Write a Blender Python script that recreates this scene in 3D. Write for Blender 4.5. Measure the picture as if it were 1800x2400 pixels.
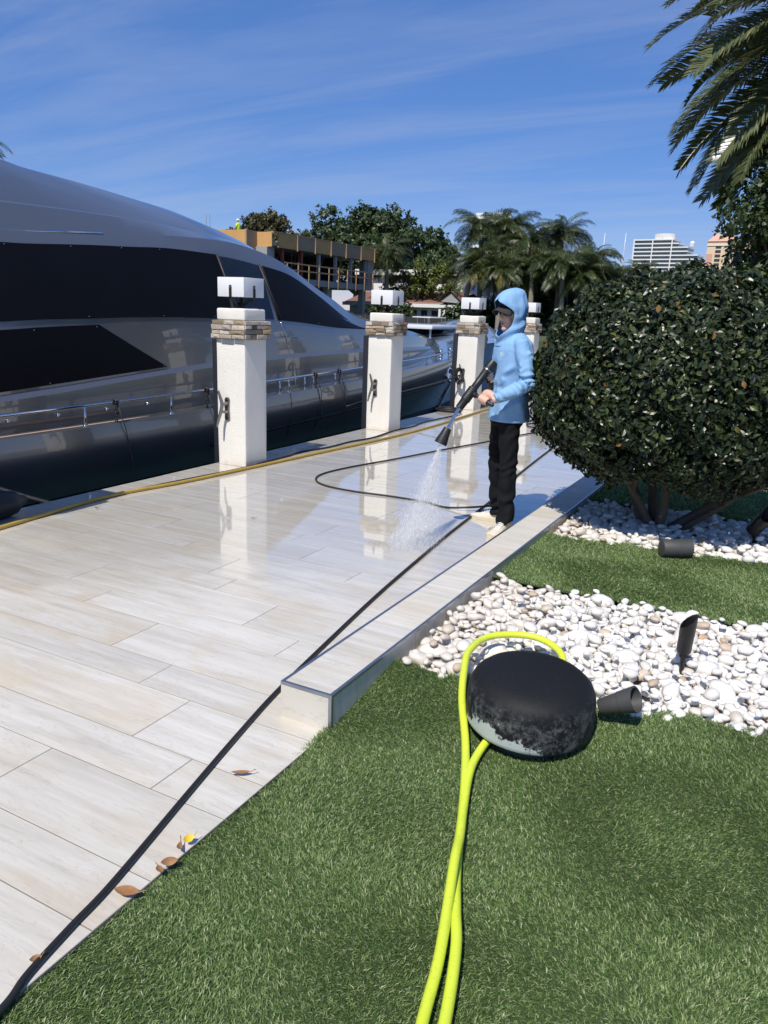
import bpy, bmesh, math, random
import numpy as np
from mathutils import Vector, Matrix, noise as mnoise

for o in list(bpy.data.objects):
    bpy.data.objects.remove(o)
SC = bpy.context.scene
COL = SC.collection
R = math.radians

# ------------------------------------------------------------------ camera, sky, sun, exposure
cam_d = bpy.data.cameras.new("camera")
cam = bpy.data.objects.new("camera", cam_d)
COL.objects.link(cam)
M3 = np.array([[0.88119809, 0.14901913, -0.44864599],
               [0.47146465, -0.20715871, 0.85720846],
               [0.03479954, -0.96689119, -0.25280512]])      # world axes in (right, down, forward)
mw = Matrix.Identity(4)
for i in range(3):
    mw[i][0] = M3[i][0]; mw[i][1] = -M3[i][1]; mw[i][2] = -M3[i][2]
mw.translation = (0, 0, 1.55)
cam.matrix_world = mw
cam_d.sensor_fit = 'VERTICAL'; cam_d.sensor_height = 24.0; cam_d.lens = 18.0
cam_d.clip_start = 0.05; cam_d.clip_end = 6000
SC.camera = cam

SUN_DIR = Vector((0.045, -1.0, 1.37)).normalized()
world = bpy.data.worlds.new("World"); SC.world = world; world.use_nodes = True
wn = world.node_tree.nodes; wl = world.node_tree.links
wn.clear()
w_out = wn.new('ShaderNodeOutputWorld'); w_bg = wn.new('ShaderNodeBackground')
sky = wn.new('ShaderNodeTexSky'); sky.sky_type = 'NISHITA'; sky.sun_disc = False
sky.sun_elevation = math.asin(SUN_DIR.z); sky.sun_rotation = R(176)
sky.air_density = 1.0; sky.dust_density = 0.0; sky.ozone_density = 5.0; sky.altitude = 0
w_bg.inputs['Strength'].default_value = 0.13
tc = wn.new('ShaderNodeTexCoord'); sep = wn.new('ShaderNodeSeparateXYZ')
wl.new(tc.outputs['Generated'], sep.inputs[0])
addz = wn.new('ShaderNodeMath'); addz.operation = 'ADD'; addz.inputs[1].default_value = 0.12
wl.new(sep.outputs['Z'], addz.inputs[0])
comb = wn.new('ShaderNodeCombineXYZ')
for ax in ('X', 'Y'):
    d = wn.new('ShaderNodeMath'); d.operation = 'DIVIDE'
    wl.new(sep.outputs[ax], d.inputs[0]); wl.new(addz.outputs[0], d.inputs[1]); wl.new(d.outputs[0], comb.inputs[ax])
mp = wn.new('ShaderNodeMapping'); mp.inputs['Rotation'].default_value = (0, 0, R(-34)); mp.inputs['Scale'].default_value = (0.35, 1.7, 1)
wl.new(comb.outputs[0], mp.inputs['Vector'])
cn = wn.new('ShaderNodeTexNoise'); cn.inputs['Scale'].default_value = 1.5; cn.inputs['Detail'].default_value = 7; cn.inputs['Roughness'].default_value = 0.58; cn.inputs['Distortion'].default_value = 0.5
wl.new(mp.outputs[0], cn.inputs['Vector'])
cr = wn.new('ShaderNodeValToRGB'); cr.color_ramp.elements[0].position = 0.44; cr.color_ramp.elements[1].position = 0.80
cr.color_ramp.elements[0].color = (0, 0, 0, 1); cr.color_ramp.elements[1].color = (0.36, 0.36, 0.36, 1)
wl.new(cn.outputs['Fac'], cr.inputs[0])
hs = wn.new('ShaderNodeHueSaturation'); hs.inputs['Saturation'].default_value = 1.25; hs.inputs['Value'].default_value = 1.0
wl.new(sky.outputs[0], hs.inputs['Color'])
tint = wn.new('ShaderNodeMix'); tint.data_type = 'RGBA'; tint.blend_type = 'MULTIPLY'; tint.inputs[0].default_value = 1.0
wl.new(hs.outputs[0], tint.inputs[6]); tint.inputs[7].default_value = (0.86, 0.76, 0.90, 1)
mixc = wn.new('ShaderNodeMix'); mixc.data_type = 'RGBA'
wl.new(cr.outputs[0], mixc.inputs[0]); even = wn.new('ShaderNodeMix'); even.data_type = 'RGBA'; even.inputs[0].default_value = 0.38
wl.new(tint.outputs[2], even.inputs[6]); even.inputs[7].default_value = (1.05, 2.05, 5.0, 1)
wl.new(even.outputs[2], mixc.inputs[6]); mixc.inputs[7].default_value = (3.9, 4.3, 5.4, 1)
wl.new(mixc.outputs[2], w_bg.inputs[0]); wl.new(w_bg.outputs[0], w_out.inputs[0])

sun_d = bpy.data.lights.new("sun", 'SUN'); sun_d.energy = 4.8; sun_d.angle = R(0.53); sun_d.color = (1.0, 0.94, 0.84)
sun = bpy.data.objects.new("sun", sun_d); COL.objects.link(sun)
sun.rotation_euler = SUN_DIR.to_track_quat('Z', 'Y').to_euler()
SC.view_settings.view_transform = 'Standard'; SC.view_settings.look = 'None'
SC.view_settings.exposure = 0.0; SC.view_settings.gamma = 1.0; SC.view_settings.use_curve_mapping = False
SC.render.engine = 'CYCLES'
SC.cycles.use_denoising = True
SC.cycles.max_bounces = 8; SC.cycles.transparent_max_bounces = 8; SC.cycles.caustics_reflective = False; SC.cycles.caustics_refractive = False

rng = np.random.default_rng(7)
random.seed(7)

# ------------------------------------------------------------------ helpers
def tag(o, label=None, cat=None, group=None, kind=None):
    if label: o['label'] = label
    if cat: o['category'] = cat
    if group: o['group'] = group
    if kind: o['kind'] = kind
    return o

def empty(name, loc=(0, 0, 0), rz=0.0, label=None, cat=None, group=None):
    o = bpy.data.objects.new(name, None); COL.objects.link(o)
    o.location = loc; o.rotation_euler = (0, 0, rz); o.empty_display_size = 0.1
    return tag(o, label, cat, group)

def link(name, me, parent=None, loc=(0, 0, 0), rot=(0, 0, 0), scale=(1, 1, 1)):
    o = bpy.data.objects.new(name, me); COL.objects.link(o)
    o.location = loc; o.rotation_euler = rot; o.scale = scale
    if parent: o.parent = parent
    return o

def mesh_np(name, V, F, mat, smooth=False):
    """V (n,3), F list of (m,k) arrays"""
    V = np.asarray(V, dtype=np.float32)
    if not isinstance(F, list): F = [F]
    F = [np.asarray(f, dtype=np.int32) for f in F if len(f)]
    me = bpy.data.meshes.new(name)
    me.vertices.add(len(V)); me.vertices.foreach_set('co', V.ravel())
    nl = sum(f.size for f in F); npoly = sum(len(f) for f in F)
    me.loops.add(nl); me.polygons.add(npoly)
    me.loops.foreach_set('vertex_index', np.concatenate([f.ravel() for f in F]))
    starts = []; s = 0
    for f in F:
        k = f.shape[1]; starts.append(s + np.arange(len(f)) * k); s += f.size
    me.polygons.foreach_set('loop_start', np.concatenate(starts).astype(np.int32))
    me.update(calc_edges=True)
    me.polygons.foreach_set('use_smooth', np.full(npoly, smooth))
    if mat: me.materials.append(mat)
    me.validate()
    return me

class MB:
    def __init__(s): s.v = []; s.f = []
    def add(s, V, F):
        o = len(s.v); s.v += [tuple(map(float, p)) for p in V]; s.f += [tuple(i + o for i in f) for f in F]; return s
    def box(s, x0, x1, y0, y1, z0, z1):
        V = [(x0, y0, z0), (x1, y0, z0), (x1, y1, z0), (x0, y1, z0), (x0, y0, z1), (x1, y0, z1), (x1, y1, z1), (x0, y1, z1)]
        return s.add(V, [(0, 3, 2, 1), (4, 5, 6, 7), (0, 1, 5, 4), (1, 2, 6, 5), (2, 3, 7, 6), (3, 0, 4, 7)])
    def bbox(s, x0, x1, y0, y1, z0, z1, b=0.01):
        """box with bevelled edges"""
        bm = bmesh.new(); bmesh.ops.create_cube(bm, size=1)
        for v in bm.verts:
            v.co = Vector(((x0 + x1) / 2 + v.co.x * (x1 - x0), (y0 + y1) / 2 + v.co.y * (y1 - y0), (z0 + z1) / 2 + v.co.z * (z1 - z0)))
        bmesh.ops.bevel(bm, geom=bm.edges[:], offset=b, segments=2, affect='EDGES', profile=0.6)
        s.add([v.co for v in bm.verts], [[v.index for v in f.verts] for f in bm.faces] if not bm.verts.index_update() else [])
        bm.free(); return s
    def obox(s, c, ax, ay, az):
        c = Vector(c); ax = Vector(ax); ay = Vector(ay); az = Vector(az)
        V = [c + sx * ax + sy * ay + sz * az for sz in (-1, 1) for sx, sy in ((-1, -1), (1, -1), (1, 1), (-1, 1))]
        return s.add(V, [(0, 3, 2, 1), (4, 5, 6, 7), (0, 1, 5, 4), (1, 2, 6, 5), (2, 3, 7, 6), (3, 0, 4, 7)])
    def tube(s, pts, r, seg=8, cap=True, flat=1.0):
        P = [Vector(p) for p in pts]; n = len(P)
        rr = list(r) if hasattr(r, '__len__') else [r] * n
        t0 = (P[1] - P[0]).normalized()
        up = Vector((0, 0, 1)) if abs(t0.z) < 0.9 else Vector((1, 0, 0))
        nrm = (up - t0 * up.dot(t0)).normalized()
        V = []; F = []
        for i in range(n):
            t = (P[min(i + 1, n - 1)] - P[max(i - 1, 0)]).normalized()
            nrm = (nrm - t * nrm.dot(t)).normalized(); bn = t.cross(nrm)
            for k in range(seg):
                a = 2 * math.pi * k / seg
                V.append(P[i] + nrm * math.cos(a) * rr[i] * flat + bn * math.sin(a) * rr[i])
        for i in range(n - 1):
            for k in range(seg):
                a, b = i * seg + k, i * seg + (k + 1) % seg
                F.append((a, b, b + seg, a + seg))
        if cap:
            F.append(tuple(range(seg - 1, -1, -1))); F.append(tuple((n - 1) * seg + k for k in range(seg)))
        return s.add(V, F)
    def lathe(s, prof, seg=24, c=(0, 0, 0), mat=None):
        """prof [(r,z)] bottom to top; mat: Matrix to place it"""
        V = []; F = []; n = len(prof)
        for r, z in prof:
            for k in range(seg):
                a = 2 * math.pi * k / seg
                p = Vector((r * math.cos(a), r * math.sin(a), z))
                V.append((mat @ p) if mat else p + Vector(c))
        for i in range(n - 1):
            for k in range(seg):
                a, b = i * seg + k, i * seg + (k + 1) % seg
                F.append((a, b, b + seg, a + seg))
        if prof[0][0] > 1e-6: F.append(tuple(range(seg - 1, -1, -1)))
        if prof[-1][0] > 1e-6: F.append(tuple((n - 1) * seg + k for k in range(seg)))
        return s.add(V, F)
    def ball(s, c, rx, ry, rz, seg=16, ring=10, rot=None):
        V = []; F = []
        for i in range(ring + 1):
            th = math.pi * i / ring
            for k in range(seg):
                a = 2 * math.pi * k / seg
                p = Vector((rx * math.sin(th) * math.cos(a), ry * math.sin(th) * math.sin(a), -rz * math.cos(th)))
                if rot: p = rot @ p
                V.append(p + Vector(c))
        for i in range(ring):
            for k in range(seg):
                a, b = i * seg + k, i * seg + (k + 1) % seg
                F.append((a, b, b + seg, a + seg))
        return s.add(V, F)
    def grid(s, rows, closed=False):
        """rows: list of equal-length point lists"""
        n = len(rows); m = len(rows[0]); V = [p for r in rows for p in r]; F = []
        for i in range(n - 1):
            for k in range(m if closed else m - 1):
                a, b = i * m + k, i * m + (k + 1) % m
                F.append((a, b, b + m, a + m))
        return s.add(V, F)
    def prism(s, poly, z0, z1):
        n = len(poly); V = [(x, y, z0) for x, y in poly] + [(x, y, z1) for x, y in poly]
        return s.add(V, [tuple(range(n - 1, -1, -1)), tuple(range(n, 2 * n))] + [(i, (i + 1) % n, n + (i + 1) % n, n + i) for i in range(n)])
    def mesh(s, name, mat, smooth=False, merge=0.0):
        me = bpy.data.meshes.new(name); me.from_pydata(s.v, [], s.f)
        if merge:
            bm = bmesh.new(); bm.from_mesh(me); bmesh.ops.remove_doubles(bm, verts=bm.verts, dist=merge)
            bmesh.ops.recalc_face_normals(bm, faces=bm.faces); bm.to_mesh(me); bm.free()
        me.polygons.foreach_set('use_smooth', np.full(len(me.polygons), bool(smooth)))
        if smooth and smooth is not True:
            me.set_sharp_from_angle(angle=R(smooth))
        if mat: me.materials.append(mat)
        return me
    def build(s, name, mat, parent=None, smooth=False, loc=(0, 0, 0), rot=(0, 0, 0), merge=0.0):
        return link(name, s.mesh(name, mat, smooth, merge), parent, loc, rot)

def copy_tree(o, parent=None):
    c = o.copy(); COL.objects.link(c); c.parent = parent
    for ch in list(o.children): copy_tree(ch, c)
    return c

def catmull(pts, n=8):
    P = [Vector(p) for p in pts]; P = [P[0] * 2 - P[1]] + P + [P[-1] * 2 - P[-2]]
    out = []
    for i in range(1, len(P) - 2):
        a, b, c, d = P[i - 1:i + 3]
        for k in range(n):
            t = k / n
            out.append(0.5 * ((2 * b) + (c - a) * t + (2 * a - 5 * b + 4 * c - d) * t * t + (3 * b - a - 3 * c + d) * t ** 3))
    out.append(P[-2]); return out

# ------------------------------------------------------------------ materials
class Mat:
    def __init__(s, name):
        s.m = bpy.data.materials.new(name); s.m.use_nodes = True
        s.n = s.m.node_tree.nodes; s.l = s.m.node_tree.links
        s.b = s.n['Principled BSDF']
    def new(s, t, **kw):
        nd = s.n.new(t)
        for k, v in kw.items():
            if k.startswith('i_'): nd.inputs[k[2:].replace('_', ' ')].default_value = v
            else: setattr(nd, k, v)
        return nd
    def coords(s, kind='Object', scale=(1, 1, 1), random_off=False):
        t = s.new('ShaderNodeTexCoord'); m = s.new('ShaderNodeMapping'); m.inputs['Scale'].default_value = scale
        if kind == 'World':
            g = s.new('ShaderNodeNewGeometry'); s.l.new(g.outputs['Position'], m.inputs['Vector'])
        else: s.l.new(t.outputs[kind], m.inputs['Vector'])
        if random_off:
            oi = s.new('ShaderNodeObjectInfo'); mu = s.new('ShaderNodeMath', operation='MULTIPLY'); mu.inputs[1].default_value = 57.0
            s.l.new(oi.outputs['Random'], mu.inputs[0]); s.l.new(mu.outputs[0], m.inputs['Location'])
        return m.outputs[0]
    def noise(s, vec, scale=5, detail=4, rough=0.5, dist=0.0):
        nd = s.new('ShaderNodeTexNoise'); nd.inputs['Scale'].default_value = scale; nd.inputs['Detail'].default_value = detail
        nd.inputs['Roughness'].default_value = rough; nd.inputs['Distortion'].default_value = dist
        if vec: s.l.new(vec, nd.inputs['Vector'])
        return nd.outputs['Fac']
    def ramp(s, fac, stops):
        r = s.new('ShaderNodeValToRGB'); e = r.color_ramp.elements
        while len(e) > 1: e.remove(e[-1])
        for i, (p, c) in enumerate(stops):
            el = e[0] if i == 0 else e.new(p); el.position = p
            el.color = (*c, 1) if hasattr(c, '__len__') else (c, c, c, 1)
        s.l.new(fac, r.inputs[0]); return r.outputs[0]
    def mix(s, fac, a, b, mode='MIX'):
        m = s.new('ShaderNodeMix', data_type='RGBA', blend_type=mode)
        for sock, v in ((m.inputs[0], fac), (m.inputs[6], a), (m.inputs[7], b)):
            if hasattr(v, 'links'): s.l.new(v, sock)
            elif hasattr(v, '__len__'): sock.default_value = (*v, 1) if len(v) == 3 else v
            else: sock.default_value = v
        return m.outputs[2]
    def math(s, op, a, b=None, clamp=False):
        m = s.new('ShaderNodeMath', operation=op, use_clamp=clamp)
        for sock, v in ((m.inputs[0], a), (m.inputs[1], b)):
            if v is None: continue
            if hasattr(v, 'links'): s.l.new(v, sock)
            else: sock.default_value = v
        return m.outputs[0]
    def bump(s, h, strength=0.3, dist=0.01):
        b = s.new('ShaderNodeBump'); b.inputs['Strength'].default_value = strength; b.inputs['Distance'].default_value = dist
        s.l.new(h, b.inputs['Height']); s.l.new(b.outputs[0], s.b.inputs['Normal'])
    def set(s, **kw):
        for k, v in kw.items():
            sock = s.b.inputs[k.replace('_', ' ')]
            if hasattr(v, 'links'): s.l.new(v, sock)
            elif hasattr(v, '__len__') and len(v) == 3 and sock.type == 'RGBA': sock.default_value = (*v, 1)
            else: sock.default_value = v
        return s

def simple(name, col, rough=0.6, metal=0.0, var=0.12, scale=6.0, bump=0.0, bscale=60.0, bdist=0.004, **kw):
    M = Mat(name); v = M.coords('Object')
    n = M.noise(v, scale, 5, 0.6)
    c = M.mix(n, tuple(x * (1 - var) for x in col), tuple(min(1, x * (1 + var)) for x in col))
    M.set(Base_Color=c, Roughness=rough, Metallic=metal, **kw)
    if bump: M.bump(M.noise(v, bscale, 4, 0.6), bump, bdist)
    return M.m

MT = {}
# --- wet / dry porcelain planks
def tile_mat(name, wet=True):
    M = Mat(name)
    v = M.coords('Object', (0.9, 9.0, 1.0), True)
    g1 = M.noise(v, 1.6, 6, 0.6, 0.6)
    v2 = M.coords('Object', (0.5, 30.0, 1.0), True)
    g2 = M.noise(v2, 1.5, 4, 0.6, 0.2)
    v3 = M.coords('Object', (1.5, 3.0, 1.0), True)
    blot = M.noise(v3, 1.1, 4, 0.55, 0.4)
    c = M.ramp(g1, [(0.25, (0.47, 0.435, 0.38)), (0.42, (0.59, 0.56, 0.49)), (0.56, (0.655, 0.63, 0.565)), (0.75, (0.70, 0.68, 0.62))])
    c = M.mix(M.ramp(g2, [(0.42, 0.0), (0.72, 0.45)]), c, (0.50, 0.47, 0.43))
    c = M.mix(M.ramp(blot, [(0.50, 0.0), (0.74, 0.6)]), c, (0.56, 0.46, 0.31))
    vw = M.coords('World')
    big = M.noise(vw, 0.55, 3, 0.5)
    c = M.mix(M.ramp(big, [(0.45, 0.0), (0.8, 0.22)]), c, (0.55, 0.46, 0.32))
    vein = M.noise(M.coords('Object', (0.8, 5.0, 1.0), True), 2.6, 5, 0.62, 1.6)
    c = M.mix(M.ramp(vein, [(0.485, 0.0), (0.5, 0.38), (0.515, 0.0)]), c, (0.40, 0.36, 0.30))
    oi = M.new('ShaderNodeObjectInfo')
    hv = M.new('ShaderNodeHueSaturation'); M.l.new(c, hv.inputs['Color'])
    M.l.new(M.math('ADD', M.math('MULTIPLY', oi.outputs['Random'], 0.10), 0.96), hv.inputs['Value'])
    c = hv.outputs[0]
    if wet:
        geo = M.new('ShaderNodeNewGeometry'); sp = M.new('ShaderNodeSeparateXYZ'); M.l.new(geo.outputs['Position'], sp.inputs[0])
        wn_ = M.noise(M.coords('World', (1.3, 1.3, 1.3)), 0.9, 5, 0.6, 0.7)
        t = M.math('ADD', sp.outputs['Y'], M.math('MULTIPLY', sp.outputs['X'], -0.35))
        t = M.math('ADD', t, M.math('MULTIPLY', M.math('SUBTRACT', wn_, 0.5), 3.0))
        mr = M.new('ShaderNodeMapRange', interpolation_type='SMOOTHSTEP'); M.l.new(t, mr.inputs[0])
        mr.inputs[1].default_value = 3.7; mr.inputs[2].default_value = 5.0
        w = mr.outputs[0]
        # slightly darker where wet
        c = M.mix(M.math('MULTIPLY', w, 0.22), c, (0.46, 0.44, 0.40))
        M.set(Roughness=M.math('ADD', M.math('MULTIPLY', w, -0.255), M.math('ADD', 0.27, M.math('MULTIPLY', g1, 0.05))))
        M.set(Coat_Weight=M.math('MULTIPLY', w, 0.75), Coat_Roughness=0.03, Coat_IOR=1.5)
        rip = M.noise(M.coords('World', (1, 1, 1)), 3.0, 2, 0.5)
        M.bump(rip, 0.035, 0.02)
    else:
        M.set(Roughness=0.5, Specular_IOR_Level=0.35)
        M.bump(g2, 0.05, 0.002)
    M.set(Base_Color=c, IOR=1.5)
    return M.m
MT['tile'] = tile_mat('porcelain_plank')
MT['kerb_tile'] = tile_mat('kerb_porcelain', False)
MT['grout'] = simple('grout', (0.22, 0.20, 0.17), 0.9, bump=0.4)
MT['concrete'] = simple('seawall_concrete', (0.14, 0.135, 0.12), 0.9, var=0.35, scale=2.0, bump=0.6, bscale=12)
def stucco():
    M = Mat('white_stucco'); v = M.coords('Object', (1, 1, 1), True); st = M.noise(M.coords('Object', (5, 5, 0.9), True), 1.4, 5, 0.6, 0.5)
    c = M.mix(M.noise(v, 3, 5, 0.6), (0.765, 0.74, 0.68), (0.815, 0.79, 0.73))
    c = M.mix(M.ramp(st, [(0.52, 0.0), (0.78, 0.22)]), c, (0.56, 0.50, 0.40))
    t = M.new('ShaderNodeTexCoord'); sp = M.new('ShaderNodeSeparateXYZ'); M.l.new(t.outputs['Object'], sp.inputs[0])
    base = M.math('ADD', sp.outputs['Z'], M.math('MULTIPLY', M.noise(v, 14, 5, 0.65), 0.16))
    c = M.mix(M.ramp(base, [(0.07, 0.45), (0.14, 0.0)]), c, (0.50, 0.42, 0.30))
    M.set(Base_Color=c, Roughness=0.85)
    M.bump(M.math('ADD', M.noise(v, 60, 4, 0.65), M.math('MULTIPLY', M.noise(v, 9, 3, 0.5), 0.7)), 0.6, 0.007); return M.m
MT['stucco'] = stucco()
MT['trim'] = simple('aluminium_trim', (0.36, 0.38, 0.42), 0.32, 0.9, var=0.1, scale=20)
MT['chrome'] = simple('polished_steel', (0.78, 0.78, 0.79), 0.1, 1.0, var=0.03)
MT['galv'] = simple('grey_cast_metal', (0.30, 0.29, 0.28), 0.38, 0.85, var=0.15, scale=30, bump=0.1)
MT['black'] = simple('black_plastic', (0.012, 0.012, 0.013), 0.45, var=0.2)
MT['rubber'] = simple('black_rubber', (0.016, 0.016, 0.017), 0.5, var=0.25, scale=14, bump=0.15, bscale=90)
MT['sleeve'] = simple('navy_fender_board', (0.014, 0.017, 0.026), 0.55, var=0.25, scale=3)
MT['lamp_white'] = simple('white_acrylic', (0.80, 0.81, 0.83), 0.35, var=0.03, bump=0.15, bscale=140, bdist=0.002)
def veneer():
    M = Mat('ledge_stone'); oi = M.new('ShaderNodeObjectInfo')
    c = M.ramp(oi.outputs['Random'], [(0.0, (0.09, 0.07, 0.05)), (0.12, (0.60, 0.54, 0.45)), (0.28, (0.20, 0.15, 0.10)), (0.4, (0.68, 0.63, 0.54)), (0.55, (0.48, 0.34, 0.20)), (0.66, (0.10, 0.085, 0.07)), (0.8, (0.62, 0.56, 0.48)), (0.9, (0.28, 0.22, 0.15))])
    v = M.coords('Object', (1, 1, 1), True); n = M.noise(v, 22, 6, 0.65)
    c = M.mix(M.ramp(n, [(0.4, 0.0), (0.75, 0.3)]), c, (0.26, 0.20, 0.15))
    M.set(Base_Color=c, Roughness=0.85); M.bump(M.noise(v, 34, 6, 0.7), 0.9, 0.012); return M.m
MT['veneer'] = veneer()
# yacht
def paint():
    M = Mat('silver_paint'); v = M.coords('World')
    fl = M.noise(v, 900, 2, 0.5)
    c = M.mix(fl, (0.185, 0.185, 0.18), (0.24, 0.24, 0.235))
    st = M.noise(M.coords('World', (1, 0.6, 3)), 1.2, 5, 0.6)
    M.set(Base_Color=c, Metallic=0.7, Roughness=M.math('ADD', 0.27, M.math('MULTIPLY', st, 0.08)), Coat_Weight=1.0, Coat_Roughness=0.025, Coat_IOR=1.55)
    return M.m
MT['silver'] = paint()
MT['hull_dark_reflection'] = simple('lower_hull_painted_reflection', (0.008, 0.0085, 0.010), 0.3, var=0.2, scale=1.5, Specular_IOR_Level=0.3)  # black colour stands in for dark wall and water reflections low on the silver hull
MT['cover'] = simple('navy_mesh_cover', (0.0045, 0.005, 0.0075), 0.55, var=0.3, scale=2.5, bump=0.12, bscale=3.0, bdist=0.03, Specular_IOR_Level=0.12)
MT['glass'] = simple('tinted_glass', (0.008, 0.010, 0.013), 0.04, var=0.1)
MT['teak'] = simple('faded_teak', (0.42, 0.29, 0.22), 0.7, var=0.2, scale=9)
MT['dark_gap'] = simple('seam_black', (0.01, 0.01, 0.011), 0.6)
def water_mat():
    M = Mat('canal_water'); v = M.coords('World', (1, 1, 1))
    M.set(Base_Color=(0.008, 0.022, 0.026), Roughness=0.04, IOR=1.33)
    n = M.math('ADD', M.noise(v, 1.6, 4, 0.6, 0.5), M.math('MULTIPLY', M.noise(v, 0.35, 3, 0.5), 1.5))
    M.bump(n, 0.5, 0.12); return M.m
MT['water'] = water_mat()
MT['soil'] = simple('dark_soil', (0.035, 0.028, 0.02), 0.95, var=0.4, bump=0.5, bscale=20)
MT['turf_base'] = simple('turf_backing', (0.035, 0.060, 0.018), 0.95, var=0.4, scale=12, bump=0.5, bscale=80)
MT['gravel'] = simple('fine_pale_gravel', (0.42, 0.385, 0.33), 0.9, var=0.4, scale=60, bump=0.8, bscale=90, bdist=0.01)
MT['land'] = simple('distant_ground', (0.07, 0.085, 0.035), 0.95, var=0.4, scale=0.2)
def leafy(name, cols, rough=0.45, trans=0.35, spec=0.5):
    M = Mat(name); g = M.new('ShaderNodeNewGeometry')
    k = len(cols); c = M.ramp(g.outputs['Random Per Island'], [(p, cc) for p, cc in cols])
    M.set(Base_Color=c, Roughness=rough); M.b.inputs['Specular IOR Level'].default_value = spec
    tr = M.new('ShaderNodeBsdfTranslucent'); hv = M.new('ShaderNodeHueSaturation'); hv.inputs['Value'].default_value = 1.5; hv.inputs['Saturation'].default_value = 1.1
    M.l.new(c, hv.inputs['Color']); M.l.new(hv.outputs[0], tr.inputs['Color'])
    ms = M.new('ShaderNodeMixShader'); ms.inputs[0].default_value = trans
    M.l.new(M.b.outputs[0], ms.inputs[1]); M.l.new(tr.outputs[0], ms.inputs[2])
    M.l.new(ms.outputs[0], M.n['Material Output'].inputs[0]); return M.m
MT['grass'] = leafy('turf_blades', [(0, (0.058, 0.110, 0.028)), (0.3, (0.130, 0.215, 0.060)), (0.6, (0.205, 0.305, 0.095)), (0.8, (0.30, 0.385, 0.155)), (0.93, (0.44, 0.50, 0.26)), (1, (0.60, 0.62, 0.40))], 0.45, 0.35)
MT['shrub'] = leafy('glossy_shrub_leaf', [(0, (0.013, 0.022, 0.008)), (0.4, (0.021, 0.036, 0.012)), (0.75, (0.032, 0.050, 0.017)), (0.93, (0.058, 0.076, 0.022)), (0.99, (0.11, 0.13, 0.032)), (0.9992, (0.24, 0.11, 0.025))], 0.36, 0.12, 0.5)
MT['leaf_dark'] = leafy('broad_tree_leaf', [(0, (0.025, 0.046, 0.014)), (0.5, (0.042, 0.072, 0.022)), (0.85, (0.062, 0.098, 0.03)), (1, (0.10, 0.13, 0.04))], 0.5, 0.25)
MT['leaf_olive'] = leafy('olive_tree_leaf', [(0, (0.06, 0.06, 0.02)), (0.5, (0.10, 0.095, 0.035)), (1, (0.17, 0.14, 0.05))], 0.5, 0.25)
MT['leaf_lime'] = leafy('yellow_green_leaf', [(0, (0.06, 0.09, 0.015)), (0.5, (0.11, 0.15, 0.025)), (1, (0.18, 0.20, 0.04))], 0.5, 0.35)
MT['frond'] = leafy('date_palm_leaflet', [(0, (0.065, 0.085, 0.036)), (0.5, (0.105, 0.13, 0.054)), (0.9, (0.155, 0.175, 0.072)), (1, (0.23, 0.23, 0.10))], 0.33, 0.22, 0.6)
MT['frond_green'] = leafy('palm_leaflet', [(0, (0.022, 0.036, 0.012)), (0.45, (0.05, 0.075, 0.022)), (0.8, (0.09, 0.115, 0.034)), (1, (0.19, 0.19, 0.06))], 0.4, 0.3)
MT['frond_gold'] = leafy('yellowing_palm_leaflet', [(0, (0.10, 0.12, 0.03)), (0.5, (0.22, 0.20, 0.05)), (1, (0.40, 0.27, 0.08))], 0.45, 0.35)
MT['bark'] = simple('grey_brown_bark', (0.12, 0.095, 0.07), 0.9, var=0.35, scale=12, bump=0.8, bscale=30)
MT['palm_trunk'] = simple('palm_trunk', (0.26, 0.23, 0.19), 0.9, var=0.25, scale=10, bump=0.6, bscale=25)
def pebble_mat():
    M = Mat('river_pebble'); oi = M.new('ShaderNodeObjectInfo'); g = M.new('ShaderNodeNewGeometry')
    rnd = M.math('FRACT', M.math('ADD', oi.outputs['Random'], g.outputs['Random Per Island']))
    c = M.ramp(rnd, [(0, (0.76, 0.735, 0.69)), (0.3, (0.82, 0.805, 0.775)), (0.6, (0.72, 0.69, 0.64)), (0.78, (0.80, 0.78, 0.735)), (0.95, (0.68, 0.63, 0.56)), (0.994, (0.46, 0.34, 0.23))])
    v = M.coords('World'); n = M.noise(v, 40, 5, 0.6)
    # warmer, dustier stones towards the kerb
    sp = M.new('ShaderNodeSeparateXYZ'); M.l.new(g.outputs['Position'], sp.inputs[0])
    mr = M.new('ShaderNodeMapRange'); M.l.new(sp.outputs['X'], mr.inputs[0]); mr.inputs[1].default_value = -1.25; mr.inputs[2].default_value = -0.75; mr.inputs[3].default_value = 0.45; mr.inputs[4].default_value = 0.0
    c = M.mix(mr.outputs[0], c, (0.55, 0.47, 0.36))
    c = M.mix(M.ramp(n, [(0.5, 0.0), (0.75, 0.25)]), c, (0.48, 0.40, 0.31))
    M.set(Base_Color=c, Roughness=0.55); M.bump(n, 0.12, 0.006); return M.m
MT['pebble'] = pebble_mat()
MT['yellow_hose'] = simple('ochre_hose_rubber', (0.42, 0.28, 0.055), 0.5, var=0.22, scale=9, bump=0.15, bscale=60)
def green_hose():
    M = Mat('lime_hose'); v = M.coords('Object'); n = M.noise(v, 14, 4, 0.6)
    c = M.mix(n, (0.60, 0.72, 0.035), (0.72, 0.83, 0.07))
    d = M.noise(M.coords('Object', (1, 1, 1)), 120, 3, 0.6)
    c = M.mix(M.ramp(d, [(0.58, 0.0), (0.72, 0.6)]), c, (0.32, 0.42, 0.03))
    c = M.mix(M.ramp(M.noise(v, 5, 6, 0.7), [(0.5, 0.0), (0.75, 0.35)]), c, (0.40, 0.42, 0.12))
    M.set(Base_Color=c, Roughness=0.42); M.bump(M.noise(v, 220, 2, 0.5), 0.12, 0.002); return M.m
MT['lime_hose'] = green_hose()
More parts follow.
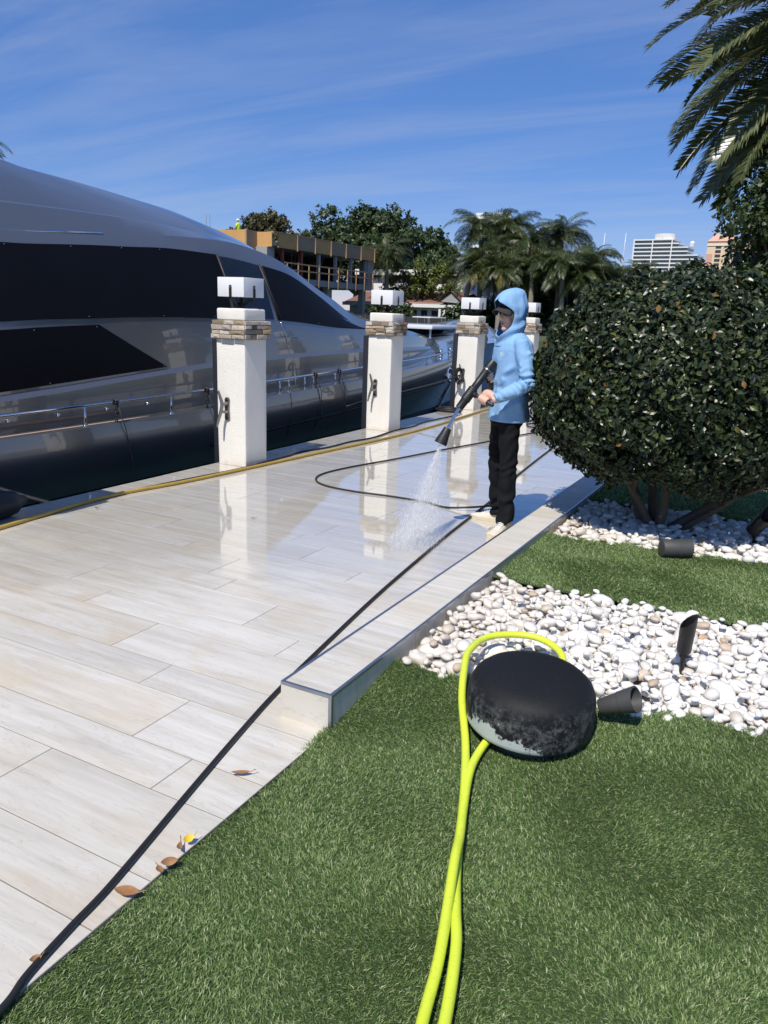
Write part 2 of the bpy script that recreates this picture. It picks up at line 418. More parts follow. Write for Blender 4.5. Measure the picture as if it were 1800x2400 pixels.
def dome_mat():
    M = Mat('weathered_black_dome'); v = M.coords('Object'); t = M.new('ShaderNodeTexCoord')
    sp = M.new('ShaderNodeSeparateXYZ'); M.l.new(t.outputs['Object'], sp.inputs[0])
    n = M.noise(v, 24, 10, 0.78); n2 = M.noise(v, 110, 4, 0.75)
    zb = M.new('ShaderNodeMapRange'); M.l.new(sp.outputs['Z'], zb.inputs[0]); zb.inputs[1].default_value = 0.225; zb.inputs[2].default_value = 0.15; zb.inputs[3].default_value = 0.0; zb.inputs[4].default_value = 1.0
    wear = M.math('MULTIPLY', zb.outputs[0], M.ramp(M.math('ADD', n, M.math('MULTIPLY', n2, 0.25)), [(0.58, 0.0), (0.78, 0.75)]))
    spk = M.ramp(n2, [(0.60, 0.0), (0.74, 0.16)])
    # bare pale patch on the lower front left
    ang = M.math('ADD', M.math('MULTIPLY', sp.outputs['X'], -0.42), M.math('MULTIPLY', sp.outputs['Y'], -0.91))
    patch = M.math('SUBTRACT', M.math('MULTIPLY', ang, 1.0), M.math('MULTIPLY', sp.outputs['Z'], 1.3))
    patch = M.math('ADD', patch, M.math('MULTIPLY', M.math('SUBTRACT', n, 0.5), 0.35))
    pm = M.ramp(patch, [(0.118, 0.0), (0.128, 1.0)])
    c = M.mix(M.math('MAXIMUM', wear, spk), (0.010, 0.0105, 0.012), (0.17, 0.18, 0.19))
    c = M.mix(pm, c, (0.44, 0.49, 0.48))
    M.set(Base_Color=c, Roughness=M.math('ADD', 0.62, M.math('MULTIPLY', wear, 0.3)), Specular_IOR_Level=0.25); M.bump(n2, 0.25, 0.004); return M.m
MT['dome'] = dome_mat()
MT['grey_fixture'] = simple('faded_grey_fixture', (0.055, 0.056, 0.055), 0.6, var=0.2, scale=18, bump=0.1)
MT['dead_leaf'] = simple('dry_brown_leaf', (0.30, 0.15, 0.06), 0.7, var=0.5, scale=40)
MT['yellow_leaf'] = simple('yellow_leaf', (0.75, 0.52, 0.03), 0.6, var=0.2, scale=40)
# person
def cloth(name, col, scale=28, b=0.5, rough=0.8, dist=0.01):
    M = Mat(name); v = M.coords('Object'); n = M.noise(v, 9, 4, 0.55)
    c = M.mix(n, tuple(x * 0.9 for x in col), tuple(min(1, x * 1.08) for x in col))
    M.set(Base_Color=c, Roughness=rough, Specular_IOR_Level=0.15)
    M.bump(M.noise(M.coords('Object', (1, 1, 0.55)), scale, 3, 0.55, 0.8), b, dist); return M.m
MT['shirt'] = cloth('sky_blue_jersey', (0.245, 0.44, 0.70), 13, 0.5, 0.75, 0.02)
MT['trousers'] = cloth('black_cotton', (0.008, 0.009, 0.011), 15, 0.4, 0.85, 0.02)
MT['skin'] = simple('tanned_skin', (0.66, 0.41, 0.31), 0.5, var=0.12, scale=30, Subsurface_Weight=0.12, Subsurface_Radius=(0.01, 0.004, 0.002))
MT['lips'] = simple('lips', (0.33, 0.12, 0.10), 0.5)
MT['shoe'] = cloth('worn_white_canvas', (0.66, 0.61, 0.50), 60, 0.3, 0.8)
MT['sole'] = simple('cream_rubber_sole', (0.62, 0.55, 0.41), 0.6)
MT['cap'] = cloth('charcoal_cap', (0.045, 0.042, 0.044), 60, 0.2)
MT['logo'] = simple('white_print', (0.82, 0.85, 0.88), 0.6)
# background
MT['white_wall'] = simple('white_render', (0.78, 0.775, 0.76), 0.8, var=0.06, scale=0.6)
MT['grey_block'] = simple('grey_blockwork', (0.33, 0.34, 0.345), 0.9, var=0.15, scale=0.8, bump=0.3)
MT['plywood'] = simple('orange_plywood', (0.58, 0.33, 0.12), 0.75, var=0.25, scale=0.9)
MT['plywood_grey'] = simple('weathered_plywood', (0.34, 0.25, 0.16), 0.8, var=0.25, scale=0.9)
MT['red_steel'] = simple('red_prop_steel', (0.20, 0.045, 0.03), 0.6)
MT['timber'] = simple('raw_timber', (0.45, 0.30, 0.17), 0.8, var=0.2)
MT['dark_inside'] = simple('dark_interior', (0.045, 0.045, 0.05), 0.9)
MT['tile_roof'] = simple('brown_roof_tile', (0.20, 0.10, 0.07), 0.8, var=0.2, scale=3, bump=0.5, bscale=4, bdist=0.1)
MT['far_glass'] = simple('blue_green_glazing', (0.09, 0.15, 0.18), 0.12, var=0.4, scale=0.12)
MT['pink_wall'] = simple('salmon_render', (0.62, 0.36, 0.28), 0.8, var=0.05, scale=0.05)
MT['cream_wall'] = simple('cream_render', (0.74, 0.58, 0.40), 0.8, var=0.05, scale=0.05)
MT['screen'] = simple('black_screen_mesh', (0.03, 0.032, 0.035), 0.8, var=0.3, scale=1.5)
MT['hivis'] = simple('lime_vest', (0.55, 0.75, 0.05), 0.7)
MT['gel'] = simple('white_gelcoat', (0.80, 0.81, 0.82), 0.2, var=0.03, Coat_Weight=0.6)
MT['blue_gel'] = simple('pale_blue_hull', (0.36, 0.45, 0.58), 0.18, 0.25, var=0.06, Coat_Weight=0.8)

# ================================================================== SETTING
WATER_Z = -1.35
MB().add([(-2500, -300, WATER_Z), (2500, -300, WATER_Z), (2500, 4000, WATER_Z), (-2500, 4000, WATER_Z)], [(0, 1, 2, 3)]).build('water', MT['water'])
bpy.data.objects['water']['kind'] = 'structure'
tag(MB().box(-2400, -33.5, -200, 3000, -3, 0.05).build('land_west_bank', MT['land']), kind='structure')
tag(MB().box(-33.4, 2400, 49, 3000, -3, 0.05).build('land_far_bank', MT['land']), kind='structure')
tag(MB().box(-1.3595, 60, -25, 44, -3, -0.075).build('ground', MT['soil']), kind='structure')

# ---- dock deck made of porcelain planks
DX0, DX1 = -5.08, -1.37
deck = MB().box(-5.06, -1.37, -25, 44, -0.4, -0.0014).build('dock_deck', MT['grout'])
deck['kind'] = 'structure'
tag(MB().box(-5.055, -1.365, -25, 44, -3, -0.401).build('seawall', MT['concrete']), kind='structure')
PER, NW = 0.5155, 0.203
PL = 1.245
GAP = 0.0042
known_n = {0: -1.68, 1: -2.255, 2: -3.175, 3: -2.72}
known_w = {-1: -2.15, 0: -1.97, 1: -2.635, 2: -2.275, 3: -2.94}
tile_cache = {}
def tile_mesh(w, d):
    key = (round(w, 3), round(d, 3))
    if key not in tile_cache:
        b = 0.0006; h = 0.010
        V = []
        for (ix, z) in ((0, -h), (0, -b), (b, 0)):
            V += [(-w / 2 + ix, -d / 2 + ix, z), (w / 2 - ix, -d / 2 + ix, z), (w / 2 - ix, d / 2 - ix, z), (-w / 2 + ix, d / 2 - ix, z)]
        F = [(8, 9, 10, 11)]
        for k in range(2):
            for i in range(4):
                a = k * 4 + i; c = k * 4 + (i + 1) % 4
                F.append((a, c, c + 4, a + 4))
        tile_cache[key] = MB().add(V, F).mesh('plank', MT['tile'])
    return tile_cache[key]
tiles = []
for n in range(-5, 84):
    y0 = 1.62 + PER * n
    for (ya, yb, kn) in ((y0, y0 + NW, known_n), (y0 + NW, y0 + PER, known_w)):
        j = kn.get(n, -1.4 - rng.random() * PL)
        right = DX1 if ya < 2.2 else -1.592
        xs = [DX0, right]
        k0 = math.floor((j - DX0) / PL)
        for k in range(-1, 6):
            x = j - k0 * PL + k * PL
            if DX0 + 0.05 < x < right - 0.05: xs.append(x)
        xs.sort()
        for a, b in zip(xs[:-1], xs[1:]):
            tiles.append((a, b, ya, yb))
tiles.sort(key=lambda t: t[2])
vis = [t for t in tiles if t[2] > 0.3]
near, rest = vis[:300], vis[300:] + [t for t in tiles if t[2] <= 0.3]
for (a, b, ya, yb) in near:
    w = b - a - GAP; d = yb - ya - GAP
    link('plank', tile_mesh(w, d), deck, ((a + b) / 2, (ya + yb) / 2, 0.0 + min(0.0003, max(-0.0002, rng.normal(0, 0.0001)))), (min(0.0018, max(-0.0018, rng.normal(0, 0.0008))), min(0.0006, max(-0.0006, rng.normal(0, 0.0003))), 0))
mb = MB()
for (a, b, ya, yb) in rest:
    mb.box(a + GAP / 2, b - GAP / 2, ya + GAP / 2, yb - GAP / 2, -0.01, 0.0)
tag(mb.build('distant_planks', MT['tile'], deck), kind='stuff')

# ---- raised kerb with metal edge trims
KX0, KX1, KY0, KZ = -1.59, -1.36, 2.228, 0.15
kerb = MB().box(KX0 + 0.012, KX1 - 0.012, KY0 + 0.012, 44, -0.3, KZ - 0.012).build('garden_kerb', MT['grout'])
tag(kerb, 'low kerb of pale stone-look tile with metal edging beside the lawn', 'kerb')
kj = [KY0, 2.95, 4.605, 6.26, 7.92, 9.58, 11.24, 12.9, 16, 20, 26, 34, 44]
for a, b in zip(kj[:-1], kj[1:]):
    y0 = a + (0.012 if a == KY0 else 0.0015)
    MB().box(KX0 + 0.0125, KX1 - 0.0125, y0, b - 0.0015, KZ - 0.0115, KZ).build('top_tile', MT['kerb_tile'], kerb)
    MB().box(KX1 - 0.0115, KX1, y0 if a != KY0 else KY0 + 0.0145, b - 0.0015, -0.25, KZ - 0.0125).build('side_tile', MT['kerb_tile'], kerb)
    MB().box(KX0, KX0 + 0.0115, y0 if a != KY0 else KY0 + 0.0145, b - 0.0015, 0.001, KZ - 0.0125).build('side_tile', MT['kerb_tile'], kerb)
MB().box(KX0 + 0.0005, KX1 - 0.0135, KY0, KY0 + 0.0115, -0.02, KZ - 0.0125).build('end_tile', MT['kerb_tile'], kerb)
MB().box(KX1 - 0.013, KX1 + 0.001, KY0 - 0.001, KY0 + 0.0135, -0.02, KZ - 0.0125).build('corner_trim', MT['trim'], kerb)
MB().box(KX0 - 0.001, KX0 + 0.012, KY0 - 0.001, 44, KZ - 0.012, KZ + 0.0015).build('edge_trim', MT['trim'], kerb)
MB().box(KX1 - 0.012, KX1 + 0.0015, KY0 - 0.001, 44, KZ - 0.012, KZ + 0.0015).build('edge_trim', MT['trim'], kerb)
MB().box(KX0 + 0.0125, KX1 - 0.0125, KY0 - 0.001, KY0 + 0.0115, KZ - 0.012, KZ + 0.0015).build('edge_trim', MT['trim'], kerb)

# ---- lawn strips and pebble beds
def GZ(y):   # the garden rises from the deck level to just under the kerb top
    t = np.clip((y - 1.9) / 1.2, 0, 1); return 0.12 * t * t * (3 - 2 * t)
def wig(x): return 0.018 * math.sin(x * 9 + 1) + 0.012 * math.sin(x * 23)
def far1(x): return 3.94 + 0.03 * (x + 1.4) + wig(x)
def near1(x): return 2.74 + 0.15 * max(0, x + 0.92) + wig(x + 3)
def near2(x): return 5.0 + 0.10 * (x + 1.4) + wig(x + 5)
def far2(x): return 6.2 + 0.03 * (x + 1.4) + wig(x + 7)
def near3(x): return 7.43 + 0.05 * (x + 1.4)
def far3(x): return 8.67
strips = [('lawn_near', lambda x: -12.0, near1), ('lawn_middle', far1, near2), ('lawn_shaded', far2, near3), ('lawn_beyond', far3, lambda x: 44.0)]
XR = 1.6
for nm, fa, fb in strips:
    xs = np.linspace(-1.36, 14, 40)
    ts = np.concatenate([np.linspace(0, 0.9, 12), np.linspace(0.91, 1, 30)]) if nm == 'lawn_near' else np.linspace(0, 1, 6)
    mb = MB().grid([[(x, fa(x) + (fb(x) - fa(x)) * t, -0.012 + GZ(fa(x) + (fb(x) - fa(x)) * t)) for x in xs] for t in ts])
    tag(mb.build(nm, MT['turf_base']), kind='structure')

def blades(name, fa, fb, xr, dens, h, w, label, seed, y_min=None, y_max=None, xmin=-1.388):
    g = np.random.default_rng(seed)
    ya = min(fa(-1.36), fa(xr)) if y_min is None else y_min
    yb = max(fb(-1.36), fb(xr)) if y_max is None else y_max
    n = int((xr + 1.36) * (yb - ya) * dens)
    x = g.uniform(xmin, xr, n); y = g.uniform(ya, yb, n)
    ok = (y > np.array([fa(q) for q in x]) - 0.03) & (y < np.array([fb(q) for q in x]) + 0.03)
    x, y = x[ok], y[ok]; n = len(x)
    # tufts: coherent lean with noise
    lean_dir = 2 * np.pi * (0.5 + 0.5 * np.sin(3.1 * x + 2.3 * y) * np.cos(1.7 * x - 4.1 * y)) + g.normal(0, 1.1, n)
    mow = 0.5 + 0.25 * np.sin(5.0 * x + 1.3 * np.sin(3 * y)) * np.sin(4.2 * y + 1.7 * np.sin(2.5 * x))
    lean = (0.5 + 0.9 * g.random(n)) * (0.7 + 0.45 * mow)
    hh = h * (0.7 + 0.6 * g.random(n)) * (1.05 - 0.25 * mow); ww = w * (0.7 + 0.6 * g.random(n))
    dx, dy = np.cos(lean_dir), np.sin(lean_dir)
    fa_ = g.uniform(0, 2 * np.pi, n); px, py = np.cos(fa_), np.sin(fa_)
    z0 = -0.016 + GZ(y)
    def P(t, side, bend):
        off = lean * hh * bend
        return np.stack([x + dx * off + px * ww * side, y + dy * off + py * ww * side, z0 + hh * t * np.sqrt(np.maximum(0.15, 1 - (lean * bend * 0.7) ** 2))], 1)
    V = np.stack([P(0, -0.5, 0), P(0, 0.5, 0), P(0.55, -0.42, 0.35), P(0.55, 0.42, 0.35), P(1.0, 0.0, 1.0)], 1).reshape(-1, 3)
    b = np.arange(n)[:, None] * 5
    me = mesh_np(name, V, [b + np.array([[0, 1, 3, 2]]), b + np.array([[2, 3, 4]])], MT['grass'])
    o = link(name, me); return tag(o, label, 'grass', None, 'stuff')
blades('turf_grass', strips[0][1], near1, 0.85, 68000, 0.0165, 0.0030, 'short green turf in front of the black dome', 1, y_min=0.55)
blades('turf_grass', far1, near2, 1.0, 36000, 0.020, 0.0042, 'strip of green turf between the two pebble beds', 2)
blades('turf_grass', far2, near3, 1.4, 9000, 0.04, 0.008, 'shaded strip of turf behind the round shrub', 3)

# pebbles
peb = []
for s in range(14):
    bm = bmesh.new(); bmesh.ops.create_icosphere(bm, subdivisions=2, radius=1.0)
    off = Vector((s * 7.3, s * 3.1, 1.7)); a, b, c = 1.0, random.uniform(0.58, 0.9), random.uniform(0.38, 0.66)
    for v in bm.verts:
        d = 1 + 0.34 * mnoise.noise(v.co * 0.9 + off) + 0.12 * mnoise.noise(v.co * 2.1 + off)
        p = v.co * d
        v.co = Vector((p.x * a, p.y * b, p.z * c))
    me = bpy.data.meshes.new('pebble'); bm.to_mesh(me); bm.free()
    me.polygons.foreach_set('use_smooth', np.full(len(me.polygons), True)); me.materials.append(MT['pebble']); peb.append(me)
peb_np = []
for me in peb:
    v = np.zeros(len(me.vertices) * 3, np.float32); me.vertices.foreach_get('co', v)
    f = np.zeros(len(me.loops), np.int32); me.loops.foreach_get('vertex_index', f)
    peb_np.append((v.reshape(-1, 3), f.reshape(-1, 3)))
def pebble_bed(name, fa, fb, xr, seed, n_single, smin, smax, passes):
    g = np.random.default_rng(seed)
    xs = np.linspace(-1.36, 14, 30)
    bed = MB().grid([[(x, fa(x) + (fb(x) - fa(x)) * t, -0.06 + GZ(fa(x) + (fb(x) - fa(x)) * t)) for x in xs] for t in np.linspace(0, 1, 8)]).build(name, MT['gravel'])
    bed['kind'] = 'structure'
    placed = []; cell = {}
    ya, yb = min(fa(-1.36), fa(xr)), max(fb(-1.36), fb(xr))
    for (r_lo, r_hi, tries, z, fill) in passes:
        cell = {}
        for _ in range(tries):
            x = g.uniform(-1.34, xr); y = g.uniform(ya, yb)
            r = r_lo + (r_hi - r_lo) * g.random() ** 1.8
            if y < fa(x) + r * 0.1 - 0.01 or y > fb(x) - r * 0.1 + 0.01 or x < -1.35 + r * 0.8: continue
            ci, cj = int(x / 0.1), int(y / 0.1); ok = True
            for i in range(ci - 2, ci + 3):
                for j in range(cj - 2, cj + 3):
                    for (qx, qy, qr) in cell.get((i, j), ()):
                        if (qx - x) ** 2 + (qy - y) ** 2 < ((qr + r) * fill) ** 2: ok = False; break
                    if not ok: break
                if not ok: break
            if ok:
                cell.setdefault((ci, cj), []).append((x, y, r))
                placed.append((x, y, z + GZ(y) + g.normal(0, 0.005), r, g.uniform(0, 6.28), g.normal(0, 0.22), g.normal(0, 0.22), int(g.integers(len(peb)))))
    top = [p for p in placed if p[2] - GZ(p[1]) > -0.036 and p[0] < 0.45]
    top.sort(key=lambda p: -p[3] / math.hypot(p[0], p[1], 1.5))
    single = set(id(p) for p in top[:n_single])
    Vs = []; Fs = []; o = 0
    for p in placed:
        x, y, z, r, rz, rx, ry, k = p
        if id(p) in single:
            link('pebble', peb[k], bed, (x, y, z), (rx, ry, rz), (r, r, r))
        else:
            v, f = peb_np[k]
            m = np.array(Matrix.Rotation(rz, 3, 'Z') @ Matrix.Rotation(ry, 3, 'Y') @ Matrix.Rotation(rx, 3, 'X')) * r
            Vs.append(v @ m.T + np.array([x, y, z])); Fs.append(f + o); o += len(v)
    ob = link('scattered_pebbles', mesh_np('scattered_pebbles', np.concatenate(Vs), np.concatenate(Fs), MT['pebble'], True), bed)
    ob['kind'] = 'stuff'
    return bed
pebble_bed('pebble_bed_near', near1, far1, 0.9, 11, 300, 0.02, 0.05,
           [(0.022, 0.036, 9000, -0.046, 0.68), (0.026, 0.080, 14000, -0.025, 0.66), (0.018, 0.040, 2600, 0.006, 1.25)])
pebble_bed('pebble_bed_under_shrub', near2, far2, 0.9, 12, 220, 0.02, 0.05,
           [(0.026, 0.04, 4500, -0.045, 0.70), (0.034, 0.085, 7000, -0.022, 0.67), (0.024, 0.045, 900, 0.008, 1.3)])
pebble_bed('pebble_bed_far', near3, far3, 1.8, 13, 0, 0.02, 0.05, [(0.035, 0.06, 4000, -0.02, 0.74)])

# ================================================================== DOCK PILLARS
PCX, PY0, PSP, PW = -4.868, 6.155, 3.03, 0.172
PN = ['nearest the camera beyond the frame', 'standing first along the dock', 'second along the dock', 'third along the dock behind the hooded man', 'fourth along the dock half hidden by the round shrub', 'fifth along the dock']
def stone_band(parent, z0, z1, half, seed):
    g = random.Random(seed)
    for face in range(4):
        rows = [z0, z0 + (z1 - z0) * g.uniform(0.2, 0.28), z0 + (z1 - z0) * g.uniform(0.45, 0.55), z0 + (z1 - z0) * g.uniform(0.7, 0.8), z1]
        for ra, rb in zip(rows[:-1], rows[1:]):
            x = -half
            while x < half - 1e-6:
                w = g.uniform(0.07, 0.17)
                xe = x + w
                if half - xe < 0.06: xe = half
                pr = g.uniform(0.024, 0.044)
                c = Matrix.Rotation(face * math.pi / 2, 3, 'Z')
                a, b, za, zb = x + 0.0012, xe - 0.0012, ra + 0.0012, rb - 0.0012
                back = PW + 0.001; fr = PW + pr
                V = [(a, -back, za), (b, -back, za), (b, -back, zb), (a, -back, zb)]
                j = lambda: g.uniform(-0.004, 0.004)
                V += [(a + 0.001, -fr + j(), za + 0.002), (b - 0.001, -fr + j(), za + 0.002), (b - 0.001, -fr + j(), zb - 0.002), (a + 0.001, -fr + j(), zb - 0.002), ((a + b) / 2 + j(), -fr - 0.003 + j(), (za + zb) / 2)]
                F = [(4, 5, 8), (5, 6, 8), (6, 7, 8), (7, 4, 8), (0, 1, 5, 4), (1, 2, 6, 5), (2, 3, 7, 6), (3, 0, 4, 7)]
                MB().add([c @ Vector(p) for p in V], F).build('veneer_stone', MT['veneer'], parent)
                x = xe
def wob(bm_mb, amp, sc, seed):
    out = []
    for p in bm_mb.v:
        v = Vector(p); n = mnoise.noise_vector(v * sc + Vector((seed, 0, 0))); out.append(tuple(v + n * amp))
    bm_mb.v = out; return bm_mb
def pillar_mesh(z0, z1, half, bev):
    bm = bmesh.new(); bmesh.ops.create_cube(bm, size=1)
    for v in bm.verts: v.co = Vector((v.co.x * 2 * half, v.co.y * 2 * half, (z0 + z1) / 2 + v.co.z * (z1 - z0)))
    bmesh.ops.bevel(bm, geom=bm.edges[:], offset=bev, segments=3, affect='EDGES', profile=0.55)
    bmesh.ops.subdivide_edges(bm, edges=[e for e in bm.edges if e.calc_length() > 0.1], cuts=6, use_grid_fill=True)
    bm.verts.index_update(); m = MB().add([v.co for v in bm.verts], [[v.index for v in f.verts] for f in bm.faces]); bm.free(); return m
def rounded_strap(h0, h1, w):
    pts = [(-w, h0), (w, h0)] + [(w * math.cos(a), h1 - w + w * math.sin(a)) for a in np.linspace(0, math.pi, 9)]
    return pts
pillars = []
for k in range(-1, 4):
    p = empty('dock_pillar', (PCX, PY0 + PSP * k - (0.1 if k < 0 else 0), 0), 0, 'white stucco mooring pillar with ledge stone band, ' + PN[k + 1], 'pillar', 'white mooring pillars along the dock edge')
    wob(pillar_mesh(-0.004, 1.245, PW, 0.012), 0.004, 4, k).build('shaft', MT['stucco'], p, 40)
    wob(pillar_mesh(1.412, 1.527, PW - 0.004, 0.020), 0.005, 6, k + 20).build('cap', MT['stucco'], p, 40)
    core = MB().box(-PW + 0.002, PW - 0.002, -PW + 0.002, PW - 0.002, 1.243, 1.414).build('band_core', MT['grout'], p)
    stone_band(p, 1.243, 1.415, PW + 0.026, 50 + k)
    # lantern
    lam = MB().bbox(-0.157, 0.157, -0.157, 0.157, 1.633, 1.812, 0.005).build('lantern', MT['lamp_white'], p, 30)
    MB().lathe([(0.05, 1.526), (0.05, 1.545), (0.02, 1.55), (0.02, 1.636)], 14).build('stem', MT['black'], lam, True)
    for f in range(4):
        c = Matrix.Rotation(f * math.pi / 2, 3, 'Z')
        w = 0.0145
        out = rounded_strap(1.633, 1.742, w)
        V = [c @ Vector((x, -0.1585, z)) for x, z in out] + [c @ Vector((x, -0.1645, z)) for x, z in out]; n = len(out)
        mb = MB().add(V, [tuple(range(n)), tuple(range(2 * n - 1, n - 1, -1))] + [((i + 1) % n, i, n + i, n + (i + 1) % n) for i in range(n)])
        mb.tube([c @ Vector((0, -0.161, 1.637)), c @ Vector((0, -0.155, 1.617)), c @ Vector((0, -0.10, 1.605)), c @ Vector((0, -0.06, 1.575)), c @ Vector((0, -0.015, 1.565))], 0.012, 6)
        mb.build('bracket', MT['black'], lam)
        MB().lathe([(0.0075, 0), (0.006, 0.004), (0.0, 0.005)], 8, mat=Matrix.Translation(c @ Vector((0, -0.1645, 1.722))) @ (c @ Matrix.Rotation(math.pi / 2, 3, 'X')).to_4x4()).build('bolt', MT['chrome'], lam, True)
    # cleat on the front face
    cl = MB()
    cz = 0.565
    horn = catmull([(-0.022, -0.105, cz + 0.19), (-0.012, -0.085, cz + 0.12), (0.0, -0.075, cz + 0.05), (-0.012, -0.078, cz - 0.02), (-0.030, -0.088, cz - 0.09), (-0.038, -0.112, cz - 0.175)], 6)
    nn = len(horn); cl.tube([(x, y - PW + 0.002, z) for x, y, z in horn], [0.009 + 0.008 * math.sin(math.pi * i / (nn - 1)) ** 0.7 for i in range(nn)], 10)
    cleat = cl.build('cleat', MT['galv'], p, True, (-0.055, 0, 0))
    pm = MB()
    pl = [(0.030 * math.cos(a), cz + 0.085 + 0.03 * math.sin(a)) for a in np.linspace(0, math.pi, 8)] + [(-0.022, cz), (0.030 * math.cos(math.pi), cz - 0.085)] + [(0.030 * math.cos(a), cz - 0.085 + 0.03 * math.sin(a)) for a in np.linspace(math.pi, 2 * math.pi, 8)] + [(0.022, cz)]
    n = len(pl); V = [(x + 0.012, -PW + 0.004, z) for x, z in pl] + [(x + 0.012, -PW - 0.014, z) for x, z in pl]
    pm.add(V, [tuple(range(n)), tuple(range(2 * n - 1, n - 1, -1))] + [((i + 1) % n, i, n + i, n + (i + 1) % n) for i in range(n)])
    for dz in (0.055, -0.03):
        pm.tube([(0.01, -PW - 0.012, cz + dz), (-0.002, -PW - 0.075, cz + dz * 0.8)], [0.019, 0.013], 10)
    pm.build('base_plate', MT['galv'], cleat, 35)
    for dz in (0.085, -0.085):
        MB().lathe([(0.014, 0), (0.014, 0.006), (0.006, 0.007), (0.006, 0.002), (0, 0.002)], 10, mat=Matrix.Translation((0.012, -PW - 0.0135, cz + dz)) @ Matrix.Rotation(math.pi / 2, 4, 'X')).build('bolt', MT['black'], cleat, 35)
    # fender board on the water side
    fb = MB().bbox(-PW - 0.115, -PW - 0.012, -0.10, 0.14, -1.6, 1.23, 0.006).build('fender_board', MT['sleeve'], p, 30)
    for i in range(9):
        MB().lathe([(0.008, 0), (0.006, 0.004), (0, 0.005)], 8, mat=Matrix.Translation((-PW - 0.03, -0.1, 0.12 + i * 0.13)) @ Matrix.Rotation(math.pi / 2, 4, 'X')).build('rivet', MT['chrome'], fb, True)
    pillars.append(p)

# ================================================================== YACHT
CX = -9.2
def interp(tab):
    xs = [t[0] for t in tab]; zs = [t[1] for t in tab]
    def f(y):
        # monotone-ish cubic (catmull on a non-uniform table)
        if y <= xs[0]: return zs[0]
        if y >= xs[-1]: return zs[-1]
        i = max(k for k in range(len(xs)) if xs[k] <= y); i = min(i, len(xs) - 2)
        h = xs[i + 1] - xs[i]; t = (y - xs[i]) / h
        def slope(j):
            if j == 0: return (zs[1] - zs[0]) / (xs[1] - xs[0])
            if j == len(xs) - 1: return (zs[-1] - zs[-2]) / (xs[-1] - xs[-2])
            return (zs[j + 1] - zs[j - 1]) / (xs[j + 1] - xs[j - 1])
        m0, m1 = slope(i) * h, slope(i + 1) * h
        return (2 * t ** 3 - 3 * t * t + 1) * zs[i] + (t ** 3 - 2 * t * t + t) * m0 + (-2 * t ** 3 + 3 * t * t) * zs[i + 1] + (t ** 3 - t * t) * m1
    return f
def bg(Y, L=17.0): return 3.0 * (1 - min(1, max(0, (Y - 7) / L)) ** 3)
def bw(Y): return 2.62 * (1 - min(1, max(0, (Y - 7) / 13.0)) ** 3.5)
z_gun = interp([(-3, .30), (4.4, .316), (7, .335), (8.3, .384), (11, .46), (13.8, .555), (16, .62), (20, .80), (24, 1.0)])
z_knu = interp([(-3, .30), (3, .52), (4.7, .628), (5.4, .671), (7.12, .786), (8.83, .86), (11.7, .892), (13.7, .86), (15, .83), (20, .74)])
z_wb = interp([(-3, 1.1), (4.85, 1.311), (5.4, 1.34), (6.4, 1.366), (7.8, 1.377), (9.2, 1.362), (9.9, 1.332), (10.9, 1.264), (11.74, 1.24), (12.3, 1.222), (13.2, 1.19), (15, 1.06), (17, .93), (20, .76)])
z_wt = interp([(-3, 1.75), (5.14, 2.069), (5.9, 2.113), (6.6, 2.156), (7.3, 2.195), (7.85, 2.2), (8.55, 2.192), (9.3, 2.123), (10, 2.025), (10.9, 1.723), (11.64, 1.443), (12.3, 1.232), (13.2, 1.20), (15, 1.075), (17, .945), (20, .77)])
z_ws = interp([(-3, 1.95), (5.3, 2.24), (6.6, 2.31), (7.6, 2.36), (8.2, 2.385), (8.8, 2.385), (9.3, 2.335), (9.75, 2.262), (10.25, 2.13), (10.85, 1.917), (11.6, 1.684), (12.2, 1.48), (12.9, 1.365), (15.1, 1.174), (16.5, 1.05), (18.2, .87), (20, .78)])
z_ri = interp([(-3, 2.3), (5.47, 2.5), (6.65, 2.523), (7.5, 2.521), (8.16, 2.494), (8.62, 2.482), (9.12, 2.437), (9.7, 2.34), (10.3, 2.2), (11, 1.98), (11.8, 1.72), (12.5, 1.51), (13.2, 1.385), (15.3, 1.185), (16.6, 1.06), (18.2, .88), (20, .785)])
z_ro = interp([(-3, 3.42), (3, 3.22), (6.2, 3.055), (6.46, 3.02), (7.31, 2.971), (8.28, 2.893), (8.95, 2.835), (9.44, 2.752), (10.03, 2.616), (11, 2.33), (12, 2.02), (13, 1.72), (14, 1.47), (15.2, 1.28), (17, 1.05), (18.5, .9), (20, .79)])
yacht = empty('motor_yacht', (CX, 6, WATER_Z), 0, 'large silver grey motor yacht with navy window covers moored along the dock', 'yacht')
def yl(V): return [(x - CX, y - 6, z - WATER_Z) for x, y, z in V]
US = np.concatenate([np.linspace(-3, 4, 8), np.linspace(4.4, 16, 70), np.linspace(16.3, 20, 20)])
def wall_row(q, zf, dz=0.0): return [(CX + q * bw(y), y, zf(y) + dz) for y in US]
def hull_rows():
    rows = []
    N = 80
    for (q, dz, L, absz) in ((0.0, None, 13.0, -2.1), (0.72, None, 13.6, -1.5), (0.92, None, 14.6, -0.85), (0.972, None, 15.6, -0.35), (1.004, -0.40, 16.5, None), (1.012, -0.25, 16.7, None), (1.009, -0.11, 16.9, None), (1.002, 0.0, 17.0, None), (0.985, 0.012, 16.8, None), (0.97, -0.03, 16.6, None)):
        ys = np.concatenate([np.linspace(-3, 6, 16), 7 + (L) * (np.linspace(0, 1, N - 16)) ** 0.9])
        rows.append([(CX + q * bg(y, L), y, (absz if absz is not None else z_gun(7 + (y - 7) * 17 / L if y > 7 else y) + dz)) for y in ys])
    return rows
